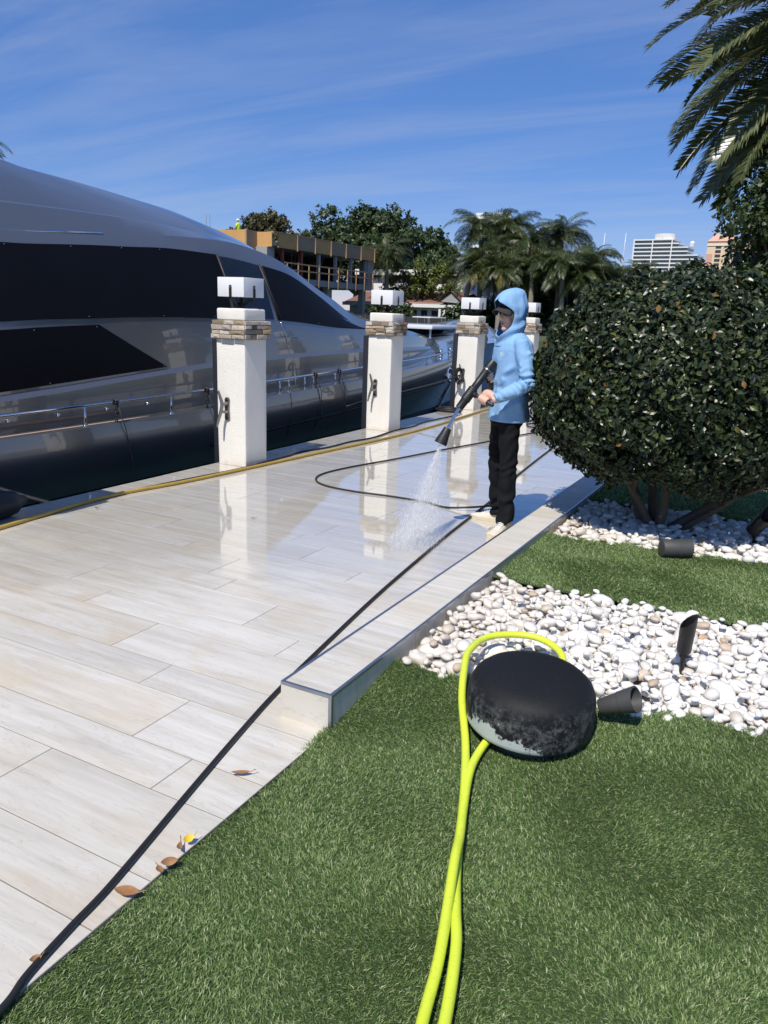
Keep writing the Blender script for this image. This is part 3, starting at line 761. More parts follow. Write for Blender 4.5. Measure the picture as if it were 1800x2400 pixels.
def both_sides(rows, name, mat, smooth=35):
    mb = MB().grid([yl(r) for r in rows])
    mir = [[(2 * CX - x, y, z) for x, y, z in r] for r in rows][::-1]
    mb.grid([yl(r) for r in mir])
    return mb.build(name, mat, yacht, smooth, merge=0.002)
HR = hull_rows()
hull = both_sides(HR[3:], 'hull', MT['silver'], 28)
both_sides(HR[:4], 'lower_hull', MT['hull_dark_reflection'], 28)
# narrow side deck and fore deck
dk = [[(CX + 0.972 * bg(y, 16.6), y, z_gun(y) - 0.028) for y in np.linspace(-3, 23.5, 60)], [(CX + 0.55 * bg(y, 16.6), y, z_gun(y) - 0.02) for y in np.linspace(-3, 23.5, 60)], [(CX, y, z_gun(y) + 0.06 * max(0, min(1, (y - 12) / 4))) for y in np.linspace(-3, 23.5, 60)]]
both_sides(dk, 'side_deck', MT['silver'], True)
rows = [wall_row(1.003, z_gun, -0.06), wall_row(1.01, lambda y: z_gun(y) * 0.5 + z_knu(y) * 0.5), wall_row(1.006, z_knu, -0.032), wall_row(0.985, z_knu, 0.022), wall_row(0.977, lambda y: z_knu(y) * 0.55 + z_wb(y) * 0.45, 0.01), wall_row(0.96, z_wb), wall_row(0.91, lambda y: (z_wb(y) + z_wt(y)) / 2, 0.015), wall_row(0.85, z_wt), wall_row(0.80, z_ws), wall_row(0.714, z_ri, -0.016), wall_row(0.70, z_ri), wall_row(0.692, z_ri, -0.018), wall_row(0.55, lambda y: z_ri(y) * 0.5 + z_ro(y) * 0.5, 0.01), wall_row(0.35, z_ro), wall_row(0.17, z_ro, 0.02), wall_row(0.0, z_ro, 0.025)]
sup = both_sides(rows, 'superstructure', MT['silver'], 14)
# raised roof fairing further aft
fr = [[(CX + q * bw(6), y, zb + (zt - zb) * max(0, min(1, (6.5 - y) / 3.4)) ** 0.9) for y in np.linspace(-3, 6.5, 24)] for q, zb, zt in ((0.36, 2.96, 2.98), (0.34, 2.965, 3.5), (0.2, 2.98, 3.6), (0.0, 2.98, 3.6))]
both_sides(fr, 'roof_fairing', MT['silver'], 30)

# window covers: skins lying just outside the wall
def skin_pt(y, t, qa, za, qb, zb, off=0.012, bulge=0.0):
    b = bw(y); q = qa + (qb - qa) * t; z = za(y) + (zb(y) - za(y)) * t
    nx, nz = (zb(y) - za(y)), (qa - qb) * b
    L = math.hypot(nx, nz) or 1.0
    return (CX + q * b + off * nx / L + bulge * nx / L, y, z + off * nz / L)
def skin(name, ys, t0, t1, qa, za, qb, zb, mat, nt=6, off=0.012):
    rows = []
    for i in range(nt + 1):
        rows.append([])
        for y in ys:
            a, b = t0(y), t1(y); t = a + (b - a) * i / nt
            mid = 0.015 * 4 * t * (1 - t)
            p = skin_pt(y, t, qa, za, qb, zb, off, mid)
            rows[-1].append(p)
    mb = MB().grid([yl(r) for r in rows])
    # turn the edge back to the wall so that the cover has thickness
    for idx in (0, nt):
        inner = []
        for y in ys:
            t = t0(y) if idx == 0 else t1(y)
            inner.append(skin_pt(y, t, qa, za, qb, zb, -0.004))
        mb.grid([yl(rows[idx]), yl(inner)] if idx == 0 else [yl(inner), yl(rows[idx])])
    return mb.build(name, mat, yacht, 40, merge=0.0008)
WQ = (0.96, z_wb, 0.85, z_wt)
sc_ = lambda y: 0.985 + 0.010 * abs(math.sin(y * 2.3))
cov1 = skin('window_cover', np.linspace(-2.8, 8.29, 50), lambda y: 0.012 + 0.012 * abs(math.sin(y * 1.6)), sc_, *WQ, MT['cover'])
cov2 = skin('window_glass', np.linspace(8.36, 9.20, 10), lambda y: 0.02, lambda y: 0.97, *WQ, MT['glass'], off=0.008)
cov3 = skin('window_cover', np.linspace(9.30, 12.22, 30), lambda y: 0.015, lambda y: 0.985, *WQ, MT['cover'])
for ya, yb in ((8.295, 8.355), (9.205, 9.295)):
    MB().tube(yl([skin_pt(ya, 0.99, *WQ, 0.016), skin_pt((ya + yb) / 2 + 0.02, 0.5, *WQ, 0.03), skin_pt(yb + 0.06, 0.01, *WQ, 0.016)]), 0.018, 6).build('window_post', MT['sleeve'], yacht, True)
# snaps along the covers
def snap(parent, p):
    MB().ball(yl([p])[0], 0.0055, 0.0055, 0.0055, 8, 6).build('snap', MT['chrome'], parent, True)
for y in (5.16, 5.95, 6.65, 7.25): snap(cov1, skin_pt(y, 0.965, *WQ, 0.02))
for y in (5.9, 7.0, 7.9): snap(cov1, skin_pt(y, 0.035, *WQ, 0.02))
for y in (10.4, 11.4): snap(cov3, skin_pt(y, 0.05, *WQ, 0.02))
# lower slanted cover
LQ = (0.985, z_knu, 0.96, z_wb)
def low_bot(y): return 0.075
def low_top(y): return 0.915 if y < 6.02 else max(0.08, 0.915 - (y - 6.02) / (6.96 - 6.02) * 0.835)
low = skin('lower_window_cover', np.concatenate([np.linspace(-2.5, 6.0, 24), np.linspace(6.02, 6.95, 14)]), low_bot, low_top, *LQ, MT['cover'], 5, 0.010)
for y, t in ((5.2, 0.88), (5.98, 0.88), (5.3, 0.10), (6.9, 0.1)): snap(low, skin_pt(y, t, *LQ, 0.018))
# seams of the boarding door and panels
MB().tube(yl([skin_pt(9.36, 0.98, *LQ, 0.002), skin_pt(9.44, 0.5, *LQ, 0.016), skin_pt(9.50, 0.02, *LQ, 0.002), (CX + 1.007 * bw(9.53) + 0.002, 9.53, z_knu(9.53) - 0.04), (CX + 1.011 * bw(9.55) + 0.002, 9.55, z_gun(9.55) + 0.02)]), 0.006, 6).build('door_seam', MT['chrome'], yacht, True)
def hullpt(y, dz, o=0.004): 
    f = [(0.0, 1.002), (-0.11, 1.009), (-0.25, 1.012), (-0.40, 1.004), (-0.75, 0.972)]
    for (a, qa), (b, qb) in zip(f[:-1], f[1:]):
        if dz >= b: q = qa + (qb - qa) * (dz - a) / (b - a); break
    else: q = 0.95
    return (CX + q * bg(y, 17.0 + dz * 1.2) + o, y, z_gun(y) + dz)
for y in (8.9, 9.62):
    MB().tube(yl([hullpt(y, -0.005), hullpt(y - 0.005, -0.15), hullpt(y - 0.01, -0.38), hullpt(y - 0.02, -0.6)]), 0.0045, 5).build('panel_seam', MT['dark_gap'], yacht)
MB().tube(yl([hullpt(y, -0.445 + 0.0 * y, 0.006) for y in np.linspace(7.2, 15, 30)]), 0.018, 6).build('rub_rail', MT['dark_gap'], yacht, True)
MB().tube(yl([(CX + 0.955 * bg(y), y, z_gun(y) - 0.012) for y in np.linspace(-3, 6.35, 30)]), 0.028, 6, flat=0.55).build('teak_edge', MT['teak'], yacht, True)
for y in (4.75, 5.32, 5.95, 6.55):
    MB().ball(yl([(CX + 1.012 * bw(y) + 0.004, y, z_gun(y) + 0.10)])[0], 0.012, 0.02, 0.02, 10, 8).build('deck_stud', MT['chrome'], yacht, True)
# chrome fittings
z_ra = interp([(-3, .49), (4.45, .523), (7.24, .563), (8.38, .59), (11.05, .652), (12.7, .688), (13.88, .715), (15.74, .79), (19, .95), (22, 1.15)])
def rail_pt(y): return (CX + 0.985 * bg(y), y, z_ra(y))
rail = MB().tube(yl([rail_pt(y) for y in np.linspace(-3, 21.5, 80)]), 0.0165, 10).build('guard_rail', MT['chrome'], yacht, True)
for y in (1.6, 2.9, 4.15, 5.39, 6.61, 7.8, 8.72, 8.94, 9.34, 9.57, 10.19, 11.4, 12.6, 13.9, 15.3, 17):
    x, _, z = rail_pt(y)
    MB().tube(yl([(x, y, z_gun(y) - 0.01), (x, y, z)]), 0.0135, 8).lathe([(0.03, z_gun(y) + 0.008 - WATER_Z), (0.026, z_gun(y) + 0.02 - WATER_Z), (0.014, z_gun(y) + 0.026 - WATER_Z)], 10, (x - CX, y - 6, 0)).build('stanchion', MT['chrome'], rail, True)
hr = MB().tube(yl([(CX + 0.79 * bw(y) + 0.05, y, 2.17 + 0.078 * (y - 5.0)) for y in np.linspace(-1, 6.5, 14)]), 0.013, 8).build('roof_handrail', MT['chrome'], yacht, True)
for y in (2.0, 4.2, 6.42): MB().tube(yl([(CX + 0.79 * bw(y) + 0.05, y, 2.17 + 0.078 * (y - 5.0)), (CX + 0.80 * bw(y) - 0.02, y, 2.15 + 0.078 * (y - 5.0))]), 0.012, 6).build('handrail_foot', MT['chrome'], hr, True)
# bow fittings: fairlead port and anchor recess
fx = hullpt(15.2, -0.30, 0.01)
m4 = Matrix.Translation(yl([fx])[0]) @ Matrix.Rotation(R(82), 4, 'Y')
MB().lathe([(0.17, 0), (0.17, 0.03), (0.12, 0.045), (0.105, 0.02), (0.105, -0.02)], 20, mat=m4).build('fairlead', MT['chrome'], yacht, True)
mb = MB(); pts = [(15.75, -0.28), (15.95, -0.28), (15.2, -1.05), (14.85, -1.2)]
mb.add(yl([hullpt(y, dz, 0.03) for y, dz in pts]) + yl([hullpt(y, dz, -0.02) for y, dz in pts]), [(0, 1, 2, 3), (4, 7, 6, 5), (0, 4, 5, 1), (1, 5, 6, 2), (2, 6, 7, 3), (3, 7, 4, 0)])
mb.build('anchor_plate', MT['chrome'], yacht)
# fore deck windscreen strip and small deck fittings
for y, hgt in ((16.6, 0.12), (17.4, 0.1)):
    MB().lathe([(0.05, 0), (0.055, hgt * 0.5), (0.03, hgt)], 12, yl([(CX + 0.75 * bg(y), y, z_gun(y) - 0.02)])[0]).build('bollard', MT['chrome'], yacht, True)
# registration mark on the side
for i, dx in enumerate((0, 0.075)):
    c = skin_pt(9.62 + dx, 0.47, *LQ, 0.004)
    mb = MB()
    for dz in (-0.03, 0.0, 0.03): mb.obox(yl([(c[0], c[1], c[2] + dz)])[0], (0.002, 0, 0), (0, 0.022, 0), (0, 0, 0.004))
    for dy, z_ in ((0.019, 0.015), (0.019 if i == 0 else -0.019, -0.015), (-0.019, 0.015) if i else (0.019, 0.0)): mb.obox(yl([(c[0], c[1] + dy, c[2] + z_)])[0], (0.002, 0, 0), (0, 0.004, 0), (0, 0, 0.015))
    mb.build('side_number', MT['dark_gap'], yacht)

# ropes hung on the rail (each its own thing)
def rope_thing(name, label, pts, r, cat='rope', mat='rubber', smooth_n=6, group=None):
    P = catmull(pts, smooth_n); b = P[0]
    return tag(MB().tube([p - b for p in P], r, 7).build(name, MT[mat], None, True, b), label, cat, group)
def chain_thing(label, top, n, tail):
    root = empty('fender_lanyard', top, 0, label, 'rope', 'black lanyards tied to the yacht rail')
    kn = MB()
    for k in range(3):
        kn.tube([(0.026 * math.cos(a), -0.012 + k * 0.014, 0.026 * math.sin(a)) for a in np.linspace(0, 2 * math.pi, 13)], 0.009, 6)
    kn.build('knot', MT['rubber'], root, True)
    z = -0.03
    for i in range(n):
        lk = MB(); ax = (i % 2)
        pts = []
        for a in np.linspace(0, 2 * math.pi, 11):
            u, w = 0.013 * math.cos(a), 0.026 * math.sin(a)
            pts.append((0.02 + (u if ax else 0.0), -0.004 * i + (0.0 if ax else u), z - 0.02 + w))
        lk.tube(pts, 0.0065, 5); lk.build('link', MT['rubber'], root, True); z -= 0.037
    MB().tube([Vector(p) - Vector(top) for p in tail], 0.0055, 6).build('tail', MT['rubber'], root, True)
    return root
for i, (y, n, lab) in enumerate(((5.78, 6, 'black lanyard knotted on the yacht rail left of the first pillar'), (7.20, 5, 'black lanyard hanging from the yacht rail just beside the first pillar'), (9.60, 11, 'black chain-like lanyard on the yacht rail right of the first pillar'), (10.28, 11, 'black lanyard on the yacht rail nearest the second pillar'))):
    x, _, z = rail_pt(y); x += 0.012
    g = hullpt(y, -0.05, 0.03)
    chain_thing(lab, (x, y, z), n, [(x + 0.01, y + 0.01, z), (g[0], y + 0.05, g[2]), (g[0] - 0.02, y + 0.12 + 0.04 * (i < 2), z_gun(y) - 0.5), (g[0] - 0.03, y + 0.14 + 0.05 * (i < 2), -0.9)])
rope_thing('mooring_line', 'thick black mooring line slanting down from the yacht to the dock edge', [(-6.12, 3.7, 0.22), (-5.8, 4.0, 0.02), (-5.45, 4.3, -0.14), (-5.12, 4.62, -0.28), (-5.07, 4.75, -0.6)], 0.022)
c3 = Vector((PCX - 0.06, PY0 + 2 * PSP - PW - 0.09, 0.57))
rope_thing('mooring_line', 'black mooring line running from the third pillar cleat to the yacht bow', [c3, (-5.15, 11.65, 0.46), (-5.6, 11.2, 0.30), (-5.95, 10.8, 0.19), (-6.18, 10.4, 0.08)], 0.014)
coil = MB()
for k in range(5):
    coil.tube([(c3.x + (0.045 + 0.006 * k) * math.cos(a) , c3.y - 0.02 - 0.008 * k + 0.02 * math.sin(2 * a), c3.z - 0.01 + (0.085 + 0.012 * k) * math.sin(a)) for a in np.linspace(0, 2 * math.pi, 17)], 0.012, 6)
tag(coil.build('rope_coil', MT['rubber'], None, True), 'black rope wound round the cleat of the third pillar', 'rope')
co2 = MB()
for k in range(5):
    co2.tube([(-4.95 + (0.14 + 0.02 * k) * math.cos(a), 11.62 + (0.10 + 0.015 * k) * math.sin(a), 0.012 + 0.02 * (k % 3)) for a in np.linspace(0, 2 * math.pi, 21)], 0.013, 6)
tag(co2.build('rope_coil', MT['rubber'], None, True), 'black rope coiled on the deck at the foot of the third pillar', 'rope')

# ================================================================== HOSES AND SMALL THINGS
def hose(name, label, pts, r, mat, n=10, seg=10):
    P = catmull(pts, n); b = Vector(P[0])
    return tag(MB().tube([p - b for p in P], r, seg).build(name, MT[mat], None, True, b), label, 'hose')
YH = [(-4.50, 1.2), (-4.60, 2.3), (-4.69, 3.27), (-4.745, 3.69), (-4.80, 4.41), (-4.69, 5.11), (-4.60, 6.18), (-4.53, 7.14), (-4.42, 8.62), (-4.42, 10.02), (-4.50, 11.6), (-4.55, 13.2), (-4.5, 15.5), (-4.45, 18.5), (-4.5, 22), (-4.6, 27)]
hose('water_hose', 'long ochre yellow hose lying along the dock edge past the pillars', [(x, y, 0.0155) for x, y in YH], 0.0155, 'yellow_hose')
BC = [(-4.78, 4.45), (-4.775, 4.62), (-4.755, 4.9), (-4.69, 5.45), (-4.655, 5.75), (-4.64, 6.10), (-4.665, 6.45), (-4.67, 6.74), (-4.70, 7.0), (-4.62, 7.45), (-4.62, 7.93), (-4.56, 8.4), (-4.62, 9.1), (-4.60, 9.6), (-4.66, 10.2), (-4.60, 11.2)]
hose('power_cable', 'thin black cable snaking beside the yellow hose', [(x - 0.03, y, 0.011) for x, y in BC], 0.0105, 'rubber')
BH = [(-1.33, 0.62), (-1.36, 0.84), (-1.39, 0.93), (-1.42, 1.08), (-1.45, 1.25), (-1.56, 1.70), (-1.64, 2.04), (-1.71, 2.37), (-1.79, 2.86), (-1.88, 3.46), (-1.945, 3.97), (-2.045, 4.85), (-2.11, 5.55), (-2.165, 6.12), (-2.28, 6.9), (-2.40, 8.02), (-2.53, 9.36), (-2.63, 10.06), (-2.86, 10.55), (-3.12, 10.72), (-3.33, 10.78), (-3.42, 11.04), (-3.28, 11.24), (-3.02, 11.22), (-2.7, 11.1), (-2.2, 11.3), (-1.8, 12.0)]
hose('pressure_hose', 'heavy black pressure hose running from the bottom corner along the kerb', [(x, y, 0.0100) for x, y in BH], 0.0095, 'rubber')
H2 = [(-1.9, 11.7), (-2.35, 11.2), (-2.87, 10.75), (-3.09, 10.18), (-3.35, 8.94), (-3.54, 8.11), (-3.71, 7.26), (-3.86, 6.63), (-3.91, 6.19), (-3.83, 5.92), (-3.63, 5.75), (-3.31, 5.70), (-2.92, 5.73), (-2.61, 5.72), (-2.40, 5.655), (-2.22, 5.66), (-2.10, 5.80), (-2.02, 5.95)]
H2z = [(x, y, 0.010 if abs(x + 2.13) > 0.12 else 0.033) for x, y in H2]
hose('wand_hose', 'thin black hose looped across the wet tiles to the man', H2z + [(-1.93, 5.78, 0.22), (-1.88, 5.55, 0.62), (-1.90, 5.42, 0.95), (-1.93, 5.40, 1.10)], 0.0085, 'rubber')
GH = [(-0.44, 0.95, 0.022), (-0.52, 1.26, 0.022), (-0.565, 1.46, 0.024), (-0.655, 1.76, 0.045), (-0.695, 1.9, 0.03), (-0.77, 2.116, 0.032), (-0.855, 2.327, 0.064), (-0.95, 2.515, 0.12), (-1.007, 2.667, 0.165), (-1.042, 2.803, 0.186), (-1.023, 2.961, 0.194), (-0.923, 3.064, 0.193), (-0.812, 3.082, 0.189), (-0.711, 3.02, 0.174), (-0.673, 2.913, 0.145), (-0.682, 2.803, 0.124), (-0.72, 2.651, 0.103), (-0.768, 2.515, 0.083), (-0.791, 2.406, 0.067), (-0.789, 2.22, 0.043), (-0.715, 1.959, 0.023), (-0.655, 1.78, 0.014), (-0.59, 1.62, 0.022), (-0.535, 1.49, 0.024), (-0.475, 1.28, 0.022), (-0.4, 0.95, 0.022)]
hose('garden_hose', 'doubled lime green garden hose looped over the pebbles and under the black dome', GH, 0.0148, 'lime_hose', 10, 12)

fd = empty('boat_fender', (-4.93, 3.32, 0.0), R(4), 'black rubber fender lying on the dock edge at the left of the picture', 'fender')
MB().lathe([(0.0, -0.36), (0.03, -0.355), (0.045, -0.31), (0.085, -0.25), (0.098, -0.18), (0.098, 0.14), (0.085, 0.21), (0.045, 0.27), (0.03, 0.315), (0.0, 0.32)], 24, mat=Matrix.Translation((0, 0, 0.098)) @ Matrix.Rotation(math.pi / 2, 4, 'X')).build('body', MT['rubber'], fd, True)
MB().tube([(0.0, -0.31, 0.098), (0.03, -0.40, 0.06), (0.02, -0.55, 0.012), (0.1, -0.8, 0.012)], 0.008, 7).build('lanyard', MT['rubber'], fd, True)
# ---- black dome (garden subwoofer)
dome = empty('garden_dome', (-0.702, 2.568, 0.052), R(8), 'weathered black plastic mushroom dome on the turf under the lime hose loop', 'garden dome')
prof = [(0.215, 0.046), (0.246, 0.040), (0.252, 0.046), (0.2535, 0.06), (0.2535, 0.11), (0.252, 0.158), (0.2475, 0.186), (0.236, 0.212), (0.212, 0.234), (0.175, 0.248), (0.125, 0.2575), (0.07, 0.263), (0.03, 0.2645), (0.0, 0.265)]
dome.scale = (0.93, 0.93, 0.93)
o = MB().lathe(prof, 72).build('cap', MT['dome'], dome, True); o.rotation_euler = (R(3), R(2.0), 0)
MB().lathe([(0.22, -0.05), (0.2, 0.0), (0.17, 0.06), (0.0, 0.06)], 32).build('base', MT['black'], dome, True)

# ---- landscape spot lights
def spot(label, loc, aim, r, ln, mat, stake=True, slant=0.6, neck=1.0):
    root = empty('spot_light', loc, 0, label, 'garden light', 'landscape spot lights in the pebble beds')
    a = Vector(aim).normalized(); q = a.to_track_quat('Z', 'Y').to_matrix().to_4x4()
    seg = 24; V = []; F = []
    prof = [(0.55, 0.0), (0.9, 0.02), (1.0, 0.06), (1.0, 0.55), (1.04, 0.56), (1.04, 1.0), (0.9, 1.0), (0.88, 0.7), (0.0, 0.7)]
    mb = MB()
    for rr, t in prof:
        for k in range(seg):
            an = 2 * math.pi * k / seg
            z = t * ln
            if t >= 0.99: z += slant * r * math.cos(an)
            fl_ = neck + (1 - neck) * min(1, t); V.append(q @ Vector((rr * r * fl_ * math.cos(an), rr * r * fl_ * math.sin(an), z - ln * 0.35)))
    for i in range(len(prof) - 1):
        for k in range(seg):
            x, y = i * seg + k, i * seg + (k + 1) % seg; F.append((x, y, y + seg, x + seg))
    F.append(tuple(range(seg - 1, -1, -1)))
    mb.add(V, F).build('housing', MT[mat], root, 40)
    if stake:
        MB().tube([(0, 0, 0.0), (0.0, 0.0, -0.06), (0, 0, -0.16)], [r * 0.42, r * 0.4, r * 0.3], 10).build('stake', MT[mat], root, True)
        MB().lathe([(r * 0.55, -0.012), (r * 0.55, 0.012)], 14, mat=Matrix.Translation((0, 0, -ln * 0.38)) @ Matrix.Rotation(math.pi / 2, 4, 'X')).build('knuckle', MT[mat], root, 35)
    return root
spot('grey cone spot light tipped over between the black dome and the pebbles', (-0.429, 2.701, 0.165), (0.86, 0.10, 0.42), 0.047, 0.142, 'grey_fixture', False, 0.25, 0.62)
spot('slim black bullet light standing upright in the near pebbles', (-0.254, 3.294, 0.235), (0.05, -0.18, 1), 0.031, 0.157, 'black', True, 1.0)
spot('fat grey spot light lying on the turf edge below the shrub trunk', (-0.54, 4.945, 0.172), (0.86, 0.52, 0.0), 0.057, 0.195, 'grey_fixture', False, 0.15)
spot('dark spot light tilted up in the pebbles at the right of the shrub', (-0.092, 5.665, 0.221), (0.55, -0.1, 0.85), 0.046, 0.185, 'black', True, 1.2)

# ---- fallen leaves
def leaf(label, loc, L, W, rz, mat, curl=0.4, tilt=(0, 0)):
    L *= 0.8; W *= 0.8
    rows = []
    for i in range(7):
        t = i / 6; w = W * math.sin(math.pi * min(1, t * 0.97 + 0.03)) ** 0.8 * 0.5
        z = curl * L * (t - 0.5) ** 2
        rows.append([(L * (t - 0.5), -w, z + 0.35 * w), (L * (t - 0.5), 0, z), (L * (t - 0.5), w, z + 0.45 * w)])
    mb = MB().grid(rows); mb.tube([(L * 0.45, 0, curl * L * 0.2), (L * 0.72, 0.006, curl * L * 0.45)], 0.0016, 4)
    o = mb.build('fallen_leaf', MT[mat], None, True, loc, (tilt[0], tilt[1], rz))
    return tag(o, label, 'leaf', 'fallen leaves on the tiles')
leaf('curled brown leaf on the tiles between hose and turf below the kerb end', (-1.47, 1.83, 0.012), 0.085, 0.025, 0.6, 'dead_leaf', 0.3)
leaf('yellow leaf by the turf edge', (-1.385, 1.475, 0.02), 0.045, 0.03, 1.2, 'yellow_leaf', 0.8, (0.5, 0))
leaf('dark twisted leaf just below the yellow leaf', (-1.385, 1.435, 0.016), 0.06, 0.022, 2.2, 'dead_leaf', 0.9, (0.3, 0.2))
leaf('small brown leaf pair against the turf edge', (-1.365, 1.375, 0.02), 0.06, 0.03, 0.8, 'dead_leaf', 0.8, (0.7, 0))
leaf('small rust brown leaf touching the turf', (-1.37, 1.34, 0.014), 0.045, 0.028, 2.6, 'dead_leaf', 0.5, (0.2, 0))
leaf('broad tan leaf lying between the black hose and the turf', (-1.385, 1.235, 0.012), 0.09, 0.045, 0.35, 'dead_leaf', 0.35)
leaf('brown leaf against the black hose near the bottom corner', (-1.405, 0.965, 0.016), 0.035, 0.022, 1.0, 'dead_leaf', 0.9, (0.4, 0))
leaf('tiny dark leaf on the wet tiles in front of the first pillar', (-3.46, 4.49, 0.008), 0.05, 0.018, 0.9, 'dead_leaf', 0.4)
leaf('tiny black twig leaf beside the yellow hose', (-4.60, 4.02, 0.012), 0.06, 0.02, 1.6, 'dead_leaf', 1.2, (0.6, 0.2))

# ================================================================== VEGETATION
def leaf_quads(P, Nrm, size, aspect, g, fold=0.25, up_bias=0.0, plain=False):
    """P (n,3) centres, Nrm (n,3) preferred facing; returns V (n*6,3), faces"""
    n = len(P)
    N = Nrm + g.normal(0, 0.55, (n, 3)); N[:, 2] += up_bias; N /= np.linalg.norm(N, axis=1)[:, None]
    t = g.normal(0, 1, (n, 3)); t -= N * (t * N).sum(1)[:, None]; t /= np.linalg.norm(t, axis=1)[:, None]
    b = np.cross(N, t)
    L = (size * (0.65 + 0.7 * g.random(n)))[:, None]; W = L * aspect
    v0 = P - t * L * 0.5; v3 = P + t * L * 0.5
    if plain:
        V = np.stack([v0, P - b * W * 0.5, v3, P + b * W * 0.5], 1).reshape(-1, 3)
        return V, [np.arange(n)[:, None] * 4 + np.array([[0, 1, 2, 3]])]
    m1 = P - t * L * 0.05; droop = -N * L * 0.10
    l1 = m1 + b * W * 0.5 + N * W * fold; r1 = m1 - b * W * 0.5 + N * W * fold
    l2 = P + t * L * 0.28 + b * W * 0.38 + N * W * fold * 0.7 + droop * 0.5; r2 = P + t * L * 0.28 - b * W * 0.38 + N * W * fold * 0.7 + droop * 0.5
    V = np.stack([v0, m1, v3 + droop, l1, l2, r1, r2], 1).reshape(-1, 3)
    o = np.arange(n)[:, None] * 7
    tri = np.concatenate([o + np.array([[0, 1, 3]]), o + np.array([[0, 5, 1]])], 0)
    quad = np.concatenate([o + np.array([[1, 2, 4, 3]]), o + np.array([[1, 5, 6, 2]])], 0)
    return V, [tri, quad]

# ---- clipped round shrub
SHC = np.array([-0.715, 5.80, 1.107]); SHR = np.array([1.03, 1.04, 0.795])
shrub = empty('clipped_shrub', (-0.72, 5.766, 0.09), 0, 'large clipped round shrub with glossy dark leaves on bare forked trunks', 'shrub')
def sh_radius(d, g0=0.0):
    # superellipsoid radius along unit directions
    e = 2.08
    a = np.abs(d / SHR) ** e
    return 1.0 / (a.sum(1) ** (1 / e))
g = np.random.default_rng(21)
n = 84000
d = g.normal(0, 1, (n, 3)); d /= np.linalg.norm(d, axis=1)[:, None]
rad = sh_radius(d)
bump = 1 + 0.035 * np.sin(d[:, 0] * 9 + 1) * np.cos(d[:, 1] * 8 + d[:, 2] * 7) + 0.03 * np.sin(d[:, 2] * 15 + d[:, 0] * 13)
depth = np.where(g.random(n) < 0.72, 1 - 0.10 * g.random(n), 1 - 0.45 * g.random(n))
rr = rad * bump * depth * (1 + 0.02 * g.normal(0, 1, n))
P = SHC + d * rr[:, None]
# the underside is thin: taper towards the trunks and drop leaves at random
low = P[:, 2] < 0.70
taper = np.clip((0.70 - P[:, 2]) / 0.46, 0, 1)
P[:, 0] = np.where(low, SHC[0] + (P[:, 0] - SHC[0]) * (1 - 0.22 * taper), P[:, 0])
P[:, 1] = np.where(low, SHC[1] + (P[:, 1] - SHC[1]) * (1 - 0.25 * taper), P[:, 1])
clump = np.sin(P[:, 0] * 11 + 2) + np.sin(P[:, 1] * 12 + 1) + np.sin(P[:, 2] * 13)
keep = (P[:, 2] > 0.43 + 0.10 * np.sin(P[:, 0] * 7 + 0.8)) & ((P[:, 2] > 0.78) | (g.random(n) < 0.62 + 0.25 * np.sign(clump)))
P = P[keep]; dd = d[keep]
V, F = leaf_quads(P - np.array(shrub.location), dd, 0.0435, 0.56, g, 0.20, 0.15)
link('crown', mesh_np('crown', V, F, MT['shrub']), shrub)
stems = MB()
gr = random.Random(5)
def branch(mb, p, dirv, ln, r, depth_):
    pts = [Vector(p)]; dv = Vector(dirv).normalized()
    for k in range(4):
        dv = (dv + Vector((gr.uniform(-.22, .22), gr.uniform(-.22, .22), gr.uniform(-.05, .15)))).normalized()
        pts.append(pts[-1] + dv * ln / 4)
    mb.tube(pts, [r * (1 - 0.12 * i) for i in range(5)], 7)
    if depth_ > 0:
        for k in range(3):
            q = (dv + Vector((gr.uniform(-.8, .8), gr.uniform(-.8, .8), gr.uniform(-.1, .5)))).normalized()
            branch(mb, pts[-1 - (k > 1)], q, ln * 0.7, r * 0.55, depth_ - 1)
for k, (dx, dy, ln, r) in enumerate(((-0.55, 0.0, 0.58, 0.050), (-0.25, 0.35, 0.55, 0.045), (0.10, -0.25, 0.5, 0.042), (0.55, 0.1, 0.62, 0.045), (1.0, -0.15, 0.75, 0.028), (-0.3, -0.3, 0.5, 0.036))):
    stem = MB(); branch(stem, (0.10 * dx - 0.02, 0.10 * dy, -0.05), (dx * 1.15, dy, 0.72), ln, r, 2)
    stem.build('trunk', MT['bark'], shrub, True)

